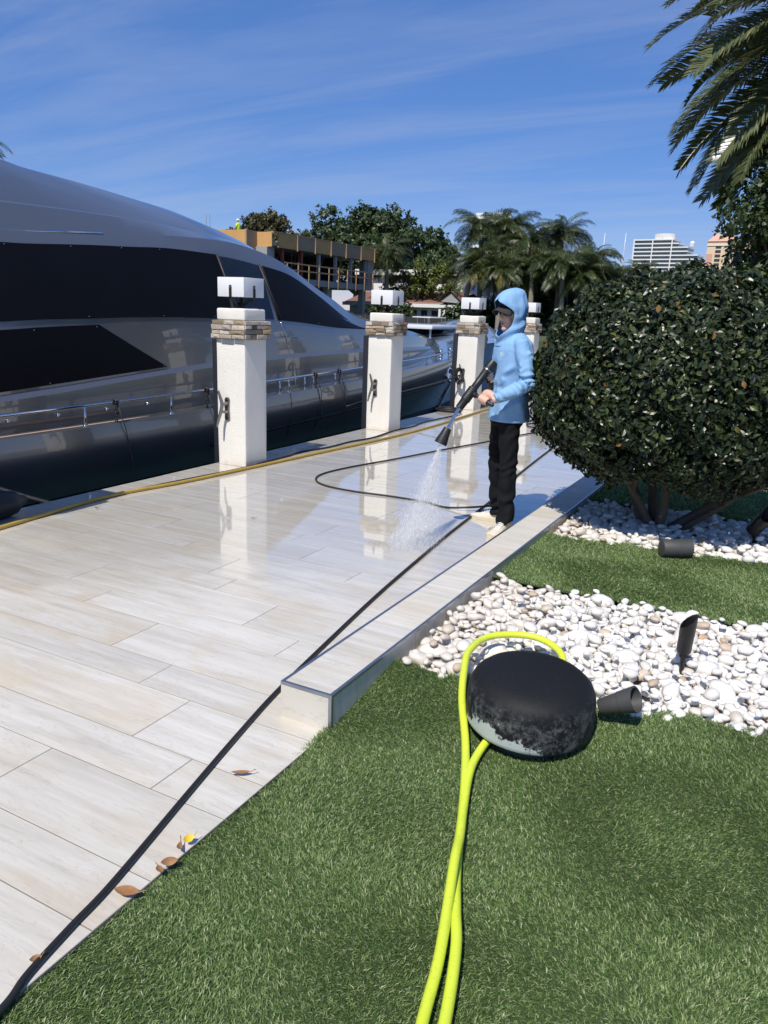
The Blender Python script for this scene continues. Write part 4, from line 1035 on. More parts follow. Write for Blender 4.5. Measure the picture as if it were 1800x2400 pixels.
# ---- palms
def frond_mesh(name, L, elev, droop, nl, leafl, leafw, mat, seed, vee=0.6, hang=0.0, base=0.12):
    """frond growing along +X from the origin; elev start angle, droop total bend"""
    g = np.random.default_rng(seed); N = 22; pts = []; tang = []
    p = np.zeros(3); 
    for i in range(N + 1):
        t = i / N; a = elev - droop * t ** 1.25
        tv = np.array([math.cos(a), 0.04 * math.sin(3 * t + seed), math.sin(a)]); tv /= np.linalg.norm(tv)
        pts.append(p.copy()); tang.append(tv); p = p + tv * L / N
    pts = np.array(pts); tang = np.array(tang)
    mb = MB().tube([tuple(q) for q in pts], [0.022 * L / 3 * (1 - 0.85 * i / N) for i in range(N + 1)], 5)
    V = [np.array(mb.v)]; nb = len(mb.v)
    quads = [f for f in mb.f if len(f) == 4]
    t = np.repeat(np.linspace(base, 0.995, nl), 2); side = np.tile([1.0, -1.0], nl)
    t = np.clip(t + g.normal(0, 0.004, len(t)), 0, 0.999)
    fi = t * N; i0 = fi.astype(int); fr = (fi - i0)[:, None]
    c = pts[i0] * (1 - fr) + pts[np.minimum(i0 + 1, N)] * fr; tv = tang[i0]
    sd = np.cross(tv, np.array([0, 0, 1.0])); sd /= np.linalg.norm(sd, axis=1)[:, None]; up = np.cross(sd, tv)
    prof = np.sin(np.pi * np.clip(0.12 + 0.80 * t, 0, 1)) ** 0.7
    ll = (leafl * prof * (0.85 + 0.3 * g.random(len(t))))[:, None]
    fwd = (0.55 + 0.55 * t)[:, None]
    dirv = sd * side[:, None] * 1.0 + tv * fwd + up * (vee + g.normal(0, 0.12, len(t)))[:, None]; dirv /= np.linalg.norm(dirv, axis=1)[:, None]
    dv2 = dirv + np.array([0, 0, -1.0]) * (hang + 0.25)
    dv2 /= np.linalg.norm(dv2, axis=1)[:, None]
    m = c + dirv * ll * 0.5; e = m + dv2 * ll * 0.5
    wv = np.cross(dirv, tv); wv = np.cross(dirv, up); wv /= np.linalg.norm(wv, axis=1)[:, None]
    w = leafw * (0.8 + 0.4 * g.random(len(t)))[:, None]
    A = c + wv * w * 0.25; B = c - wv * w * 0.25; C = m + wv * w * 0.5; D = m - wv * w * 0.5
    LV = np.stack([A, B, C, D, e], 1).reshape(-1, 3)
    o = nb + np.arange(len(t))[:, None] * 5
    V.append(LV)
    return mesh_np(name, np.concatenate(V), [np.array(quads), o + np.array([[0, 1, 3, 2]]), o + np.array([[2, 3, 4]])], mat)
def palm(name, label, base, top, trunk_r, fronds, cat='palm tree', group=None, shaft=None):
    root = empty(name, base, 0, label, cat, group)
    d = Vector(top) - Vector(base)
    pts = catmull([(0, 0, -0.3), (d.x * 0.15, d.y * 0.15, d.z * 0.35), (d.x * 0.5, d.y * 0.5, d.z * 0.7), d], 5)
    m = len(pts); MB().tube(pts, [trunk_r * (1.25 - 0.45 * i / m) for i in range(m)], 10).build('trunk', MT['palm_trunk'], root, True)
    if shaft: MB().tube([d, d + Vector((0, 0, shaft))], [trunk_r * 0.8, trunk_r * 0.35], 8).build('crownshaft', MT['frond_green'], root, True)
    for (me, rz, tilt, s) in fronds:
        link('frond', me, root, (d.x, d.y, d.z + (shaft or 0) * 0.7), (0.6 * math.sin(rz * 7 + len(fronds)), tilt, rz), (s, s, s))
    return root
# big date palm over the right corner
DP = [frond_mesh('frond', 3.3, R(e), R(dr), 150, 0.44, 0.034, MT['frond'], 40 + i, 0.40, 0.08) for i, (e, dr) in enumerate(((70, 70), (48, 75), (25, 72), (5, 65), (-18, 55), (-40, 40)))]
gp = random.Random(3)
fl = []
for tier, cnt in enumerate((10, 20, 22, 22, 24, 22)):
    for k in range(cnt):
        fl.append((DP[tier], 2 * math.pi * (k + 0.5 * (tier % 2)) / cnt + gp.uniform(-.12, .12), gp.uniform(-.08, .08), gp.uniform(0.92, 1.1)))
palm('date_palm', 'tall date palm with arching feather fronds reaching in at the top right', (0.42, 13.9, 0), (0.42, 13.9, 5.62), 0.22, fl)
# palm showing at the left edge above the yacht roof
GP = [frond_mesh('frond', 2.9, R(e), R(dr), 52, 0.70, 0.036, MT['frond_green'], 60 + i, 0.2, 0.55) for i, (e, dr) in enumerate(((74, 85), (60, 95), (42, 100), (18, 100), (-12, 70)))]
GG = [frond_mesh('frond', 2.9, R(e), R(dr), 50, 0.70, 0.036, MT['frond_gold'], 70 + i, 0.2, 0.7) for i, (e, dr) in enumerate(((42, 100), (12, 90), (-20, 60)))]
def crown(seed, gold=0, s=1.0, n=(3, 9, 13, 13, 11)):
    q = random.Random(seed); out = []
    for tier, cnt in enumerate(n):
        for k in range(cnt):
            out.append((GP[tier], 2 * math.pi * k / cnt + q.uniform(-.5, .5), q.uniform(-.28, .28), s * q.uniform(0.7, 1.2)))
    for k in range(gold):
        out.append((GG[q.randrange(3)], q.uniform(0, 6.28), q.uniform(-.1, .1), s * q.uniform(0.85, 1.1)))
    return out
palm('feather_palm', 'palm fronds peeking over the yacht roof at the left edge', (-44.6, 30, 0), (-44.4, 30, 9.3), 0.28, crown(1, 0, 1.25))
far_palms = [  # x, y, z of crown, base shift, gold, scale, shaft, label
    (-24.9, 62.2, 6.4, (-0.9, 0), 5, 1.05, 0.0, 'leaning coconut palm with yellowing fronds beside the gabled house'),
    (-25.6, 65, 8.7, (0.2, 0), 0, 1.1, 0.9, 'tall dark palm crown standing above the coconut palm'),
    (-23.4, 66, 9.0, (0.1, 0), 0, 1.0, 0.9, 'tall slim palm in front of the pale tower block'),
    (-23.0, 64, 6.9, (0.2, 0), 1, 1.1, 0.0, 'dense palm directly above the hooded man'),
    (-21.0, 64, 7.6, (0.0, 0), 0, 1.15, 0.6, 'dark bushy palm right of the tower block'),
    (-18.6, 65, 8.4, (0.1, 0), 0, 0.95, 0.5, 'palm with a windswept tufted top above the row'),
    (-19.9, 62, 6.2, (0.1, 0), 2, 1.0, 0.0, 'low palm with mixed green and straw fronds'),
    (-17.2, 61, 5.2, (0.2, 0), 4, 1.0, 0.0, 'short palm with drooping straw coloured fronds near the shrub top'),
    (-15.6, 64, 6.7, (0.0, 0), 0, 0.85, 0.4, 'slender palm left of the thin masts'),
    (-14.6, 66, 5.7, (0.0, 0), 1, 0.75, 0.0, 'small palm between the two masts'),
    (-13.2, 70, 5.4, (0.0, 0), 0, 0.6, 0.0, 'tiny palm just left of the white apartment block'),
    (-24.2, 68, 6.2, (0.0, 0), 0, 1.1, 0.0, 'dark palm filling the gap behind the leaning coconut palm'),
    (-21.9, 69, 6.6, (0.1, 0), 0, 1.1, 0.0, 'dark palm deep in the clump right of the hooded man'),
    (-19.2, 70, 6.3, (0.0, 0), 0, 1.05, 0.0, 'shaded palm behind the windswept palm'),
    (-16.9, 69, 6.0, (0.0, 0), 1, 1.0, 0.0, 'palm between the low straw palm and the slender palm'),
    (-15.9, 62, 4.6, (0.0, 0), 3, 0.9, 0.0, 'low yellowish palm just above the shrub top'),
    (-22.2, 61, 5.0, (0.1, 0), 2, 0.95, 0.0, 'short palm right behind the hood of the man'),
    (-36.3, 68, 7.0, (0.2, 0), 1, 1.05, 0.6, 'green palm beside the unfinished building'),
]
for i, (x, y, z, sh, gold, s, sft, lab) in enumerate(far_palms):
    palm('coconut_palm', lab, (x + sh[0], y + sh[1], 0.05), (x, y, z - 0.9 * (z > 5.5)), 0.19 * (0.8 + 0.3 * s), crown(10 + i, gold, s * 0.98), 'palm tree', 'palms on the far bank', sft)

# ---- broadleaf trees and bushes
def tree(name, label, base, clumps, nleaf, size, mat, seed, trunk_r=0.25, cat='tree', group=None, shell=True):
    g = np.random.default_rng(seed); root = empty(name, base, 0, label, cat, group)
    C = np.array([c[:3] for c in clumps], float); Rr = np.array([c[3] for c in clumps], float)
    w = Rr ** 2 / (Rr ** 2).sum(); idx = g.choice(len(C), nleaf, p=w)
    # every clump is broken into twigs
    d = g.normal(0, 1, (nleaf, 3)); d /= np.linalg.norm(d, axis=1)[:, None]
    ntw = 60
    tw = g.normal(0, 1, (len(C), ntw, 3)); tw /= np.linalg.norm(tw, axis=2)[:, :, None]; tw *= (0.55 + 0.5 * g.random((len(C), ntw, 1)))
    tsel = g.integers(0, ntw, nleaf)
    P = C[idx] + tw[idx, tsel] * Rr[idx][:, None] * np.array([1, 1, 0.8]) + d * (Rr[idx] * 0.20 * g.random(nleaf) ** 0.5)[:, None]
    out = P - C[idx]; out /= np.linalg.norm(out, axis=1)[:, None] + 1e-6
    V, F = leaf_quads(P, out, size, 0.62, g, 0.15, 0.4, True)
    link('crown', mesh_np('crown', V, F, MT[mat]), root)
    mb = MB(); top = Vector(C.mean(0)); gr_ = random.Random(seed)
    mb.tube([(0, 0, -0.3), (top.x * 0.3, top.y * 0.3, top.z * 0.35), (top.x * 0.7, top.y * 0.7, top.z * 0.7)], [trunk_r * 1.2, trunk_r, trunk_r * 0.7], 9)
    for c in C:
        s = Vector((top.x * 0.5, top.y * 0.5, top.z * gr_.uniform(0.35, 0.7))); e = Vector(c)
        mb.tube([s, s.lerp(e, 0.5) + Vector((gr_.uniform(-.2, .2), gr_.uniform(-.2, .2), 0)), e], [trunk_r * 0.5, trunk_r * 0.32, trunk_r * 0.12], 6)
    mb.build('trunk', MT['bark'], root, True); return root
def clumpset(seed, n, hx, hy, z0, z1, r0, r1, dome=True):
    q = random.Random(seed); out = []
    for i in range(n):
        a = q.uniform(0, 6.28); rr = math.sqrt(q.random()); x, y = hx * rr * math.cos(a), hy * rr * math.sin(a)
        zt = z0 + (z1 - z0) * math.sqrt(max(0.05, 1 - (rr * 0.92) ** 2)) if dome else z1
        z = q.uniform(z0 + (zt - z0) * 0.25, zt); out.append((x, y, z, q.uniform(r0, r1)))
    return out
tree('broadleaf_tree', 'broad dark green tree rising behind the unfinished building', (-50.8, 87, 0.05), clumpset(1, 60, 9.4, 6, 4.0, 13.6, 1.3, 2.4), 40000, 0.42, 'leaf_dark', 101, 0.5, group='trees on the far bank')
tree('broadleaf_tree', 'lower dark green tree next to the coconut palms', (-41.6, 86, 0.05), clumpset(2, 34, 5.2, 4, 3.0, 11.2, 1.0, 1.8), 20000, 0.40, 'leaf_dark', 102, 0.4, group='trees on the far bank')
tree('broadleaf_tree', 'olive brown tree behind the roof of the unfinished building', (-57.0, 77, 0.05), clumpset(3, 34, 6.4, 4, 5.5, 12.0, 1.0, 1.8), 20000, 0.36, 'leaf_olive', 103, 0.4, group='trees on the far bank')
tree('tall_bush', 'loose yellow green bush against the white house', (-33.6, 70, 0.05), clumpset(4, 30, 4.6, 1.5, 2.5, 6.3, 0.5, 0.95), 9000, 0.24, 'leaf_lime', 104, 0.15, 'bush', group='trees on the far bank')
tree('garden_bush', 'dark leafy bush in front of the tiled house', (-33.2, 63.5, 0.05), clumpset(5, 16, 2.2, 1.2, 0.5, 2.9, 0.5, 0.9), 5000, 0.24, 'leaf_dark', 105, 0.12, 'bush', group='trees on the far bank')
for i, (x, y, hx, h, lab) in enumerate(((-20.5, 68, 6.5, 4.2, 'dark undergrowth below the palms behind the hooded man'), (-12.5, 69, 6.0, 4.0, 'dark undergrowth behind the top of the round shrub'), (-26.5, 64, 1.6, 2.2, 'small bush between gabled house and coconut trunk'))):
    tree('garden_bush', lab, (x, y, 0.05), clumpset(30 + i, 30 if i < 2 else 10, hx, 2, 0.4, h, 0.7, 1.3), 9000 if i < 2 else 3000, 0.34, 'leaf_dark', 130 + i, 0.12, 'bush', group='trees on the far bank')
tree('screening_tree', 'dense dark evergreen tree under the date palm at the right edge', (-0.30, 13.0, 0), clumpset(6, 76, 1.02, 1.2, 0.8, 4.9, 0.30, 0.55), 40000, 0.085, 'leaf_dark', 106, 0.12)

# ================================================================== FAR BUILDINGS
# ---- house under construction on the west bank
hx, hy = -35.7, 49.6
site = empty('unfinished_house', (-36, 50, 0.05), 0, 'two storey house under construction with orange plywood formwork along its roof edge', 'building')
L_ = lambda x0, x1, y0, y1, z0, z1: (x0 + 36, x1 + 36, y0 - 50, y1 - 50, z0 - 0.05, z1 - 0.05)
MB().box(*L_(-50, -36.3, 50, 65.6, 3.35, 3.85)).build('floor_slab', MT['grey_block'], site)
MB().box(*L_(-50, -36.2, 49.6, 65.6, 6.05, 6.3)).build('roof_slab', MT['grey_block'], site)
# plywood fascia boards, one by one
yb = 50.2; i = 0
for w in (2.5, 2.55, 2.4, 2.45, 2.6, 2.5):
    MB().box(*L_(-36.18, -36.08, yb + 0.01, yb + w - 0.01, 5.95 + 0.02 * (i % 2), 6.98)).build('fascia_board', MT['plywood' if i in (0, 2, 5) else 'plywood_grey'], site); 
    MB().box(*L_(-36.075, -36.0, yb + w - 0.06, yb + w + 0.06, 5.85, 7.06)).build('batten', MT['timber'], site)
    yb += w; i += 1
MB().box(*L_(-37.6, -36.19, 49.48, 49.58, 5.95, 7.0)).build('fascia_board', MT['plywood'], site)
MB().box(*L_(-40.9, -37.65, 48.2, 48.3, 5.75, 7.05)).build('fascia_board', MT['plywood'], site)
MB().box(*L_(-37.64, -37.54, 48.2, 49.58, 5.75, 7.02)).build('fascia_board', MT['plywood_grey'], site)
MB().box(*L_(-42.2, -40.95, 48.35, 48.45, 5.6, 6.75)).build('wall_panel', MT['grey_block'], site)
MB().box(*L_(-40.9, -37.55, 48.25, 49.7, 6.98, 7.04)).build('top_plate', MT['timber'], site)
MB().box(*L_(-36.3, -36.04, 49.5, 65.4, 6.99, 7.05)).build('top_plate', MT['timber'], site)
MB().box(*L_(-42.0, -37.7, 48.4, 49.2, 0.05, 5.74)).build('corner_wall', MT['grey_block'], site)
MB().box(*L_(-37.6, -36.5, 49.3, 50.2, 3.85, 5.94)).build('wall_panel', MT['grey_block'], site)
MB().box(*L_(-37.2, -36.3, 64.4, 65.5, 3.85, 6.04)).build('wall_panel', MT['grey_block'], site)
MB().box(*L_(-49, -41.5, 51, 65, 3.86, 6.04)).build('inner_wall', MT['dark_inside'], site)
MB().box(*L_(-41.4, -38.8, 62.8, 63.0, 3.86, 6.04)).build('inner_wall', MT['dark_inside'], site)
for y in (51.0, 53.6, 56.2, 58.8, 61.4, 64.0):
    MB().box(*L_(-36.55, -36.32, y, y + 0.25, 3.86, 5.94)).build('steel_prop', MT['red_steel' if y < 55 else 'grey_block'], site)
for k in range(16):
    y = 51.4 + k * 0.82; x = -37.4 - 0.9 * (k % 4)
    MB().box(*L_(x, x + 0.07, y, y + 0.07, 3.86, 6.04)).build('shoring_post', MT['red_steel' if k % 3 else 'timber'], site)
    if k % 2: MB().tube([(x + 36, y - 50, 3.9), (x + 36, y - 50 + 1.2, 5.8)], 0.035, 5).build('brace', MT['timber'], site)
for k in range(10):
    y = 51.2 + k * 1.52
    MB().box(*L_(-36.05, -35.97, y, y + 0.08, 3.2, 5.0 if k % 2 else 4.9)).build('rail_post', MT['timber'], site)
for z in (4.35, 4.85):
    MB().box(*L_(-35.96, -35.92, 50.8, 65.4, z, z + 0.1)).build('safety_rail', MT['timber'], site)
for y in (51.5, 58.2, 64.3):
    MB().box(*L_(-37.2, -36.7, y, y + 0.55, 0.05, 3.34)).build('ground_column', MT['grey_block'], site)
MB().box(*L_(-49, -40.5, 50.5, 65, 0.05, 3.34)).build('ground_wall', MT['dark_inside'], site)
for dx in (0, 0.35): MB().tube([(-5.6 + dx, -1.5, 6.9), (-5.6 + dx, -1.5, 8.2)], 0.03, 5).build('rebar', MT['grey_block'], site)

# ---- far houses
def windowed_wall(parent, x0, x1, y, z0, z1, n, mat='dark_inside', frame='white_wall', d=0.06):
    w = (x1 - x0) / n
    for k in range(n):
        f = MB().box(x0 + k * w + w * 0.22, x0 + (k + 1) * w - w * 0.22, y - d, y - 0.002, z0, z1).build('window', MT[mat], parent)
house = empty('tiled_house', (-34, 68, 0.05), 0, 'low white house with brown tiled roof and gabled porch on the far bank', 'building')
MB().box(-6.5, 4.3, 0.4, 8, -0.1, 2.4).build('wall', MT['white_wall'], house)
MB().add([(-7, -0.1, 2.25), (3.9, -0.1, 2.25), (5.0, 4.5, 3.45), (-7, 4.5, 3.45), (-7, 9, 2.25), (5.2, 9, 2.25)], [(0, 1, 2, 3), (3, 2, 5, 4), (0, 3, 4), (1, 5, 2)]).build('roof', MT['tile_roof'], house)
MB().box(-7, 3.9, -0.2, -0.11, 1.98, 2.3).build('eave_board', MT['white_wall'], house)
MB().add([(3.85, -0.9, 2.55), (6.15, -0.9, 2.4), (5.0, -0.9, 3.35), (3.85, 0.4, 2.55), (6.15, 0.4, 2.4), (5.0, 0.4, 3.35)], [(0, 1, 2), (5, 4, 3), (0, 3, 4, 1)]).build('gable', MT['grey_block'], house)
MB().add([(3.6, -1.1, 2.5), (5.0, -1.1, 3.5), (5.0, 2, 3.5), (3.6, 2, 2.5), (6.4, -1.1, 2.35), (6.4, 2, 2.35)], [(0, 1, 2, 3), (1, 4, 5, 2)]).build('gable_roof', MT['tile_roof'], house)
MB().box(3.8, 6.1, -1.2, -0.95, 2.0, 2.25).build('porch_beam', MT['white_wall'], house)
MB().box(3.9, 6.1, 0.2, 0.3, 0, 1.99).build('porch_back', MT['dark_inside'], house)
for k in range(6): MB().box(3.9 + k * 0.42, 4.12 + k * 0.42, -1.1, -0.9, -0.05, 1.99).build('porch_column', MT['white_wall'], house)
windowed_wall(house, -5.6, -3.2, 0.4, 0.5, 1.6, 4)
windowed_wall(house, -1.0, 3.4, 0.4, 0.8, 1.7, 4)
wh = empty('flat_roof_house', (-36, 74, 0.05), 0, 'white flat roofed modern house behind the yellow green bush', 'building')
MB().box(-6.4, 5.2, 0, 9, -0.1, 4.9).build('wall', MT['white_wall'], wh)
MB().box(-6.9, 5.5, -0.6, 9.3, 5.15, 5.7).build('roof_edge', MT['white_wall'], wh)
MB().box(-6.2, 5.0, 0.3, 8.6, 4.9, 5.15).build('clerestory', MT['dark_inside'], wh)
for x in (-1.2, 1.4): MB().box(x, x + 0.5, -0.4, 0.2, 0, 5.1).build('fin', MT['grey_block'], wh)
md = empty('modern_house', (-26.5, 71, 0.05), 0, 'dark glazed modern house half hidden behind the palms', 'building')
MB().box(-1.2, 9, 0, 7, -0.1, 4.6).build('glazing', MT['far_glass'], md)
MB().box(-1.4, 9.3, -0.8, 7.4, 4.6, 5.2).build('roof_edge', MT['grey_block'], md)
MB().box(-1.25, 0.0, -0.12, -0.02, 2.3, 3.2).build('wall_panel', MT['grey_block'], md)
for x in (0.1, 2.4, 4.7): MB().box(x, x + 0.12, -0.1, -0.01, 0, 4.59).build('mullion', MT['black'], md)
fence = empty('screen_fence', (-28, 59, 0.05), 0, 'black mesh screen fence along the far bank', 'fence')
MB().box(-9, 2.2, 0, 0.04, -0.5, 1.15).build('screen', MT['screen'], fence)
for k in range(7): MB().box(-9 + k * 1.85, -8.93 + k * 1.85, -0.09, -0.005, -0.5, 1.3).build('post', MT['galv'], fence)

# ---- apartment towers
tw = empty('tower_block', (-98, 262, 0.05), R(8), 'pale glass tower block rising behind the palms', 'building')
MB().box(-8.5, 4.5, 0, 16, 0, 34.2).build('core', MT['far_glass'], tw)
for k in range(9): MB().box(-8.9, 4.9, -0.5, 16.4, 34 - k * 3.1 - 0.9, 34 - k * 3.1).build('floor_band', MT['white_wall'], tw)
for k in range(5): MB().box(4.5, 4.9, 0.5 + k * 3.2, 0.95 + k * 3.2, 5, 33.1).build('fin', MT['white_wall'], tw)
MB().box(-7.5, 3.5, 1, 14, 34.05, 35.2).build('plant_room', MT['white_wall'], tw)
cd = empty('apartment_block', (-130, 840, 0.05), R(-6), 'long white apartment block with glass balcony bands on the horizon', 'building')
top_f = [(-37, 3.0), (-37, 8.0), (-37, 17.0), (-37, 17.0), (-37, 27.0), (-37, 27.0)] + [(-37, 38.0)] * 12
for k, (a, b) in enumerate(top_f):
    zt = 80.4 - k * 3.75
    MB().box(a, b, -2.4, 26, zt - 1.15, zt).build('balcony_band', MT['white_wall'], cd)
    MB().box(a + 1.2, b - 0.8, 0, 25, zt - 3.75, zt - 1.155).build('glazing', MT['far_glass'], cd)
for x in (-36.6, -18.0, 0.8): MB().box(x, x + 1.1, -2.6, -2.41, 4, 80.2).build('fin', MT['white_wall'], cd)
MB().lathe([(10.2, 80.41), (10.2, 85.6), (0, 85.6)], 20, (-8.4, 8, 0)).build('roof_drum', MT['white_wall'], cd)
MB().lathe([(2.2, 73.0), (2.5, 76.4), (1.2, 78.0), (0, 78.4)], 12, (19.6, 2, 0)).build('satellite_dome', MT['white_wall'], cd)
pk = empty('salmon_tower', (-76, 770, 0.05), R(-4), 'salmon and cream apartment tower with red roof on the horizon', 'building')
MB().box(-12.4, 24, 0, 24, 0, 71.4).build('body', MT['cream_wall'], pk)
MB().box(-12.5, -7.2, -0.12, -0.02, 41, 61).build('pink_panel', MT['pink_wall'], pk)
MB().add([(-12.8, -0.8, 71.4), (10, -0.8, 71.4), (10, 24, 71.4), (-12.8, 24, 71.4), (-7, 6, 78.5), (6, 6, 78.5), (6, 18, 78.5), (-7, 18, 78.5)], [(0, 1, 5, 4), (1, 2, 6, 5), (2, 3, 7, 6), (3, 0, 4, 7), (4, 5, 6, 7)]).build('roof', MT['pink_wall'], pk)
for k in range(18):
    z = 66.8 - k * 3.7
    MB().box(-5.2, -0.6, -0.24, -0.04, z - 1.3, z + 1.0).build('balcony', MT['dark_inside'], pk)
    for dx in (0, 1.3, 2.6): MB().box(3.0 + dx, 4.0 + dx, -0.24, -0.04, z - 0.6, z + 0.9).build('window', MT['dark_inside'], pk)
    MB().box(10.4, 16.8, -0.24, -0.04, z - 1.5, z + 1.2).build('balcony', MT['dark_inside'], pk)
for z in (68.4, 47.6): MB().box(-12.8, 24.2, -0.6, -0.26, z - 0.7, z).build('cornice', MT['white_wall'], pk)

# ---- masts and a hardtop behind the shrub
for (x, y, h, lab) in ((-16.46, 70, 8.6, 'thin white mast left of the white boat top'), (-14.7, 70, 8.6, 'thin white mast right of the white boat top')):
    tag(MB().tube([(0, 0, 0), (0.12, 0, h - 1.4), (0.14, 0, h)], [0.05, 0.035, 0.02], 6).build('mast', MT['gel'], None, True, (x, y, 0.05)), lab, 'mast')
ht = empty('hardtop_boat', (-15.8, 66, 0.05), 0, 'white curved boat hardtop between the two masts', 'boat')
MB().add([(-1.0, -0.8, 5.15), (0, -0.9, 5.32), (1.0, -0.8, 5.15), (-1.0, 1.4, 5.15), (0, 1.5, 5.32), (1.0, 1.4, 5.15)], [(0, 1, 4, 3), (1, 2, 5, 4)]).build('canopy', MT['gel'], ht)
for x, y in ((-0.8, -0.7), (0.8, -0.7), (-0.8, 1.2), (0.8, 1.2)): MB().tube([(x, y, -0.2), (x, y, 5.18)], 0.04, 6).build('post', MT['gel'], ht)

# ---- second boat beyond the yacht bow and a small white boat on the far bank
b2 = empty('express_cruiser', (-11.5, 26, WATER_Z), 0, 'pale blue grey cruiser moored beyond the yacht bow', 'boat')
rows = []
for (hb, z, s) in ((0.2, 0.0, 0.8), (1.3, 0.1, 0.9), (1.75, 1.2, 0.97), (1.9, 1.9, 1.0), (1.75, 1.95, 0.98), (1.35, 2.02, 0.9), (1.15, 2.36, 0.62), (0.5, 2.46, 0.55), (0.0, 2.46, 0.55)):
    rows.append([(hb * (1 - max(0, (t - 0.45) / 0.55) ** 2.4), (-4 + 9.5 * t) * s, z + 0.35 * t * t) for t in np.linspace(0, 1, 22)])
mbb = MB().grid(rows); mbb.grid([[(-x, y, z) for x, y, z in r] for r in rows][::-1]); mbb.build('hull', MT['blue_gel'], b2, 40, merge=0.002)
mbb = MB().ball((1.32, -1.2, 2.2), 0.05, 0.75, 0.14, 14, 8); mbb.build('window', MT['glass'], b2, True)
mbb = MB(); mbb.bbox(-1.7, 1.7, -4.6, -1.4, 2.42, 2.54, 0.03); mbb.build('hardtop', MT['gel'], b2, 30)
for x, y in ((-1.5, -4.3), (1.5, -4.3), (-1.4, -1.8), (1.4, -1.8)): MB().tube([(x, y, 1.9), (x, y, 2.45)], 0.035, 6).build('post', MT['chrome'], b2)
tag(b2, None)
sb = empty('center_console', (-26.5, 57, WATER_Z), R(70), 'small white open boat with console tied at the far bank', 'boat')
rows = []
for (hb, z) in ((0.1, 0.0), (0.8, 0.1), (1.1, 0.9), (0.95, 0.95), (0.9, 0.5), (0.0, 0.5)):
    rows.append([(hb * (1 - max(0, (t - 0.5) / 0.5) ** 2), -3 + 6.5 * t, z + 0.3 * t * t) for t in np.linspace(0, 1, 14)])
mbb = MB().grid(rows); mbb.grid([[(-x, y, z) for x, y, z in r] for r in rows][::-1]); mbb.build('hull', MT['gel'], sb, 40, merge=0.002)
MB().bbox(-0.45, 0.45, -0.5, 0.4, 0.5, 1.9, 0.06).build('console', MT['gel'], sb, 30)
MB().bbox(-0.9, 0.9, -1.1, 0.9, 2.5, 2.6, 0.03).build('hardtop', MT['gel'], sb, 30)
for x, y in ((-0.7, -0.8), (0.7, -0.8), (-0.6, 0.6), (0.6, 0.6)): MB().tube([(x, y, 0.5), (x, y, 2.52)], 0.03, 6).build('post', MT['chrome'], sb)

# ================================================================== PERSON WITH PRESSURE WASHER
from mathutils.bvhtree import BVHTree
P0 = (-1.83, 5.36, 0.0); PRZ = math.atan2(-0.626, -0.78)
def remesh(mb, voxel, smooth=3, factor=0.5):
    me = mb.mesh('tmp', None); ob = bpy.data.objects.new('tmp', me); COL.objects.link(ob)
    m = ob.modifiers.new('r', 'REMESH'); m.mode = 'VOXEL'; m.voxel_size = voxel; m.use_smooth_shade = True
    if smooth: s = ob.modifiers.new('s', 'SMOOTH'); s.iterations = smooth; s.factor = factor
    dg = bpy.context.evaluated_depsgraph_get(); ev = ob.evaluated_get(dg)
    out = bpy.data.meshes.new_from_object(ev); bpy.data.objects.remove(ob); bpy.data.meshes.remove(me)
    out.polygons.foreach_set('use_smooth', np.full(len(out.polygons), True)); return out
def displace(me, fn):
    me.update(); n = len(me.vertices)
    co = np.zeros(n * 3, np.float32); no = np.zeros(n * 3, np.float32)
    me.vertices.foreach_get('co', co); me.vertex_normals.foreach_get('vector', no)
    co = co.reshape(-1, 3); no = no.reshape(-1, 3)
    d = np.array([fn(Vector(c), Vector(nn)) for c, nn in zip(co, no)], np.float32)
    co += no * d[:, None]; me.vertices.foreach_set('co', co.ravel()); me.update()
HY = R(18)
def hrot(p): # head turned towards the camera side
    x, y, z = p; x *= 0.91; y *= 0.89; return (x * math.cos(HY) - y * math.sin(HY), x * math.sin(HY) + y * math.cos(HY), z)
def headify(mb): mb.v = [hrot(p) for p in mb.v]; return mb
person = empty('person', P0, PRZ, 'person in a light blue hooded sun shirt and black trousers spraying the dock', 'person')
SHL, ELL, WRL = Vector((-0.01, 0.186, 1.362)), Vector((-0.042, 0.268, 1.095)), Vector((0.165, 0.228, 0.992))
SHR_, ELR, WRR = Vector((0.01, -0.185, 1.365)), Vector((-0.045, -0.27, 1.13)), Vector((0.105, -0.085, 1.125))
HLk, KNL, ANL = Vector((0.0, 0.080, 0.86)), Vector((-0.010, 0.098, 0.47)), Vector((-0.006, 0.120, 0.085))
HRk, KNR, ANR = Vector((0.0, -0.088, 0.86)), Vector((0.0, -0.125, 0.47)), Vector((-0.05, -0.165, 0.085))
W0, W1, W2, W3 = Vector((0.165, 0.035, 1.19)), Vector((0.385, 0.085, 0.905)), Vector((0.462, 0.098, 0.765)), Vector((0.512, 0.104, 0.655))
HB, HT = Vector((0.300, 0.068, 1.015)), Vector((0.185, 0.232, 0.945))
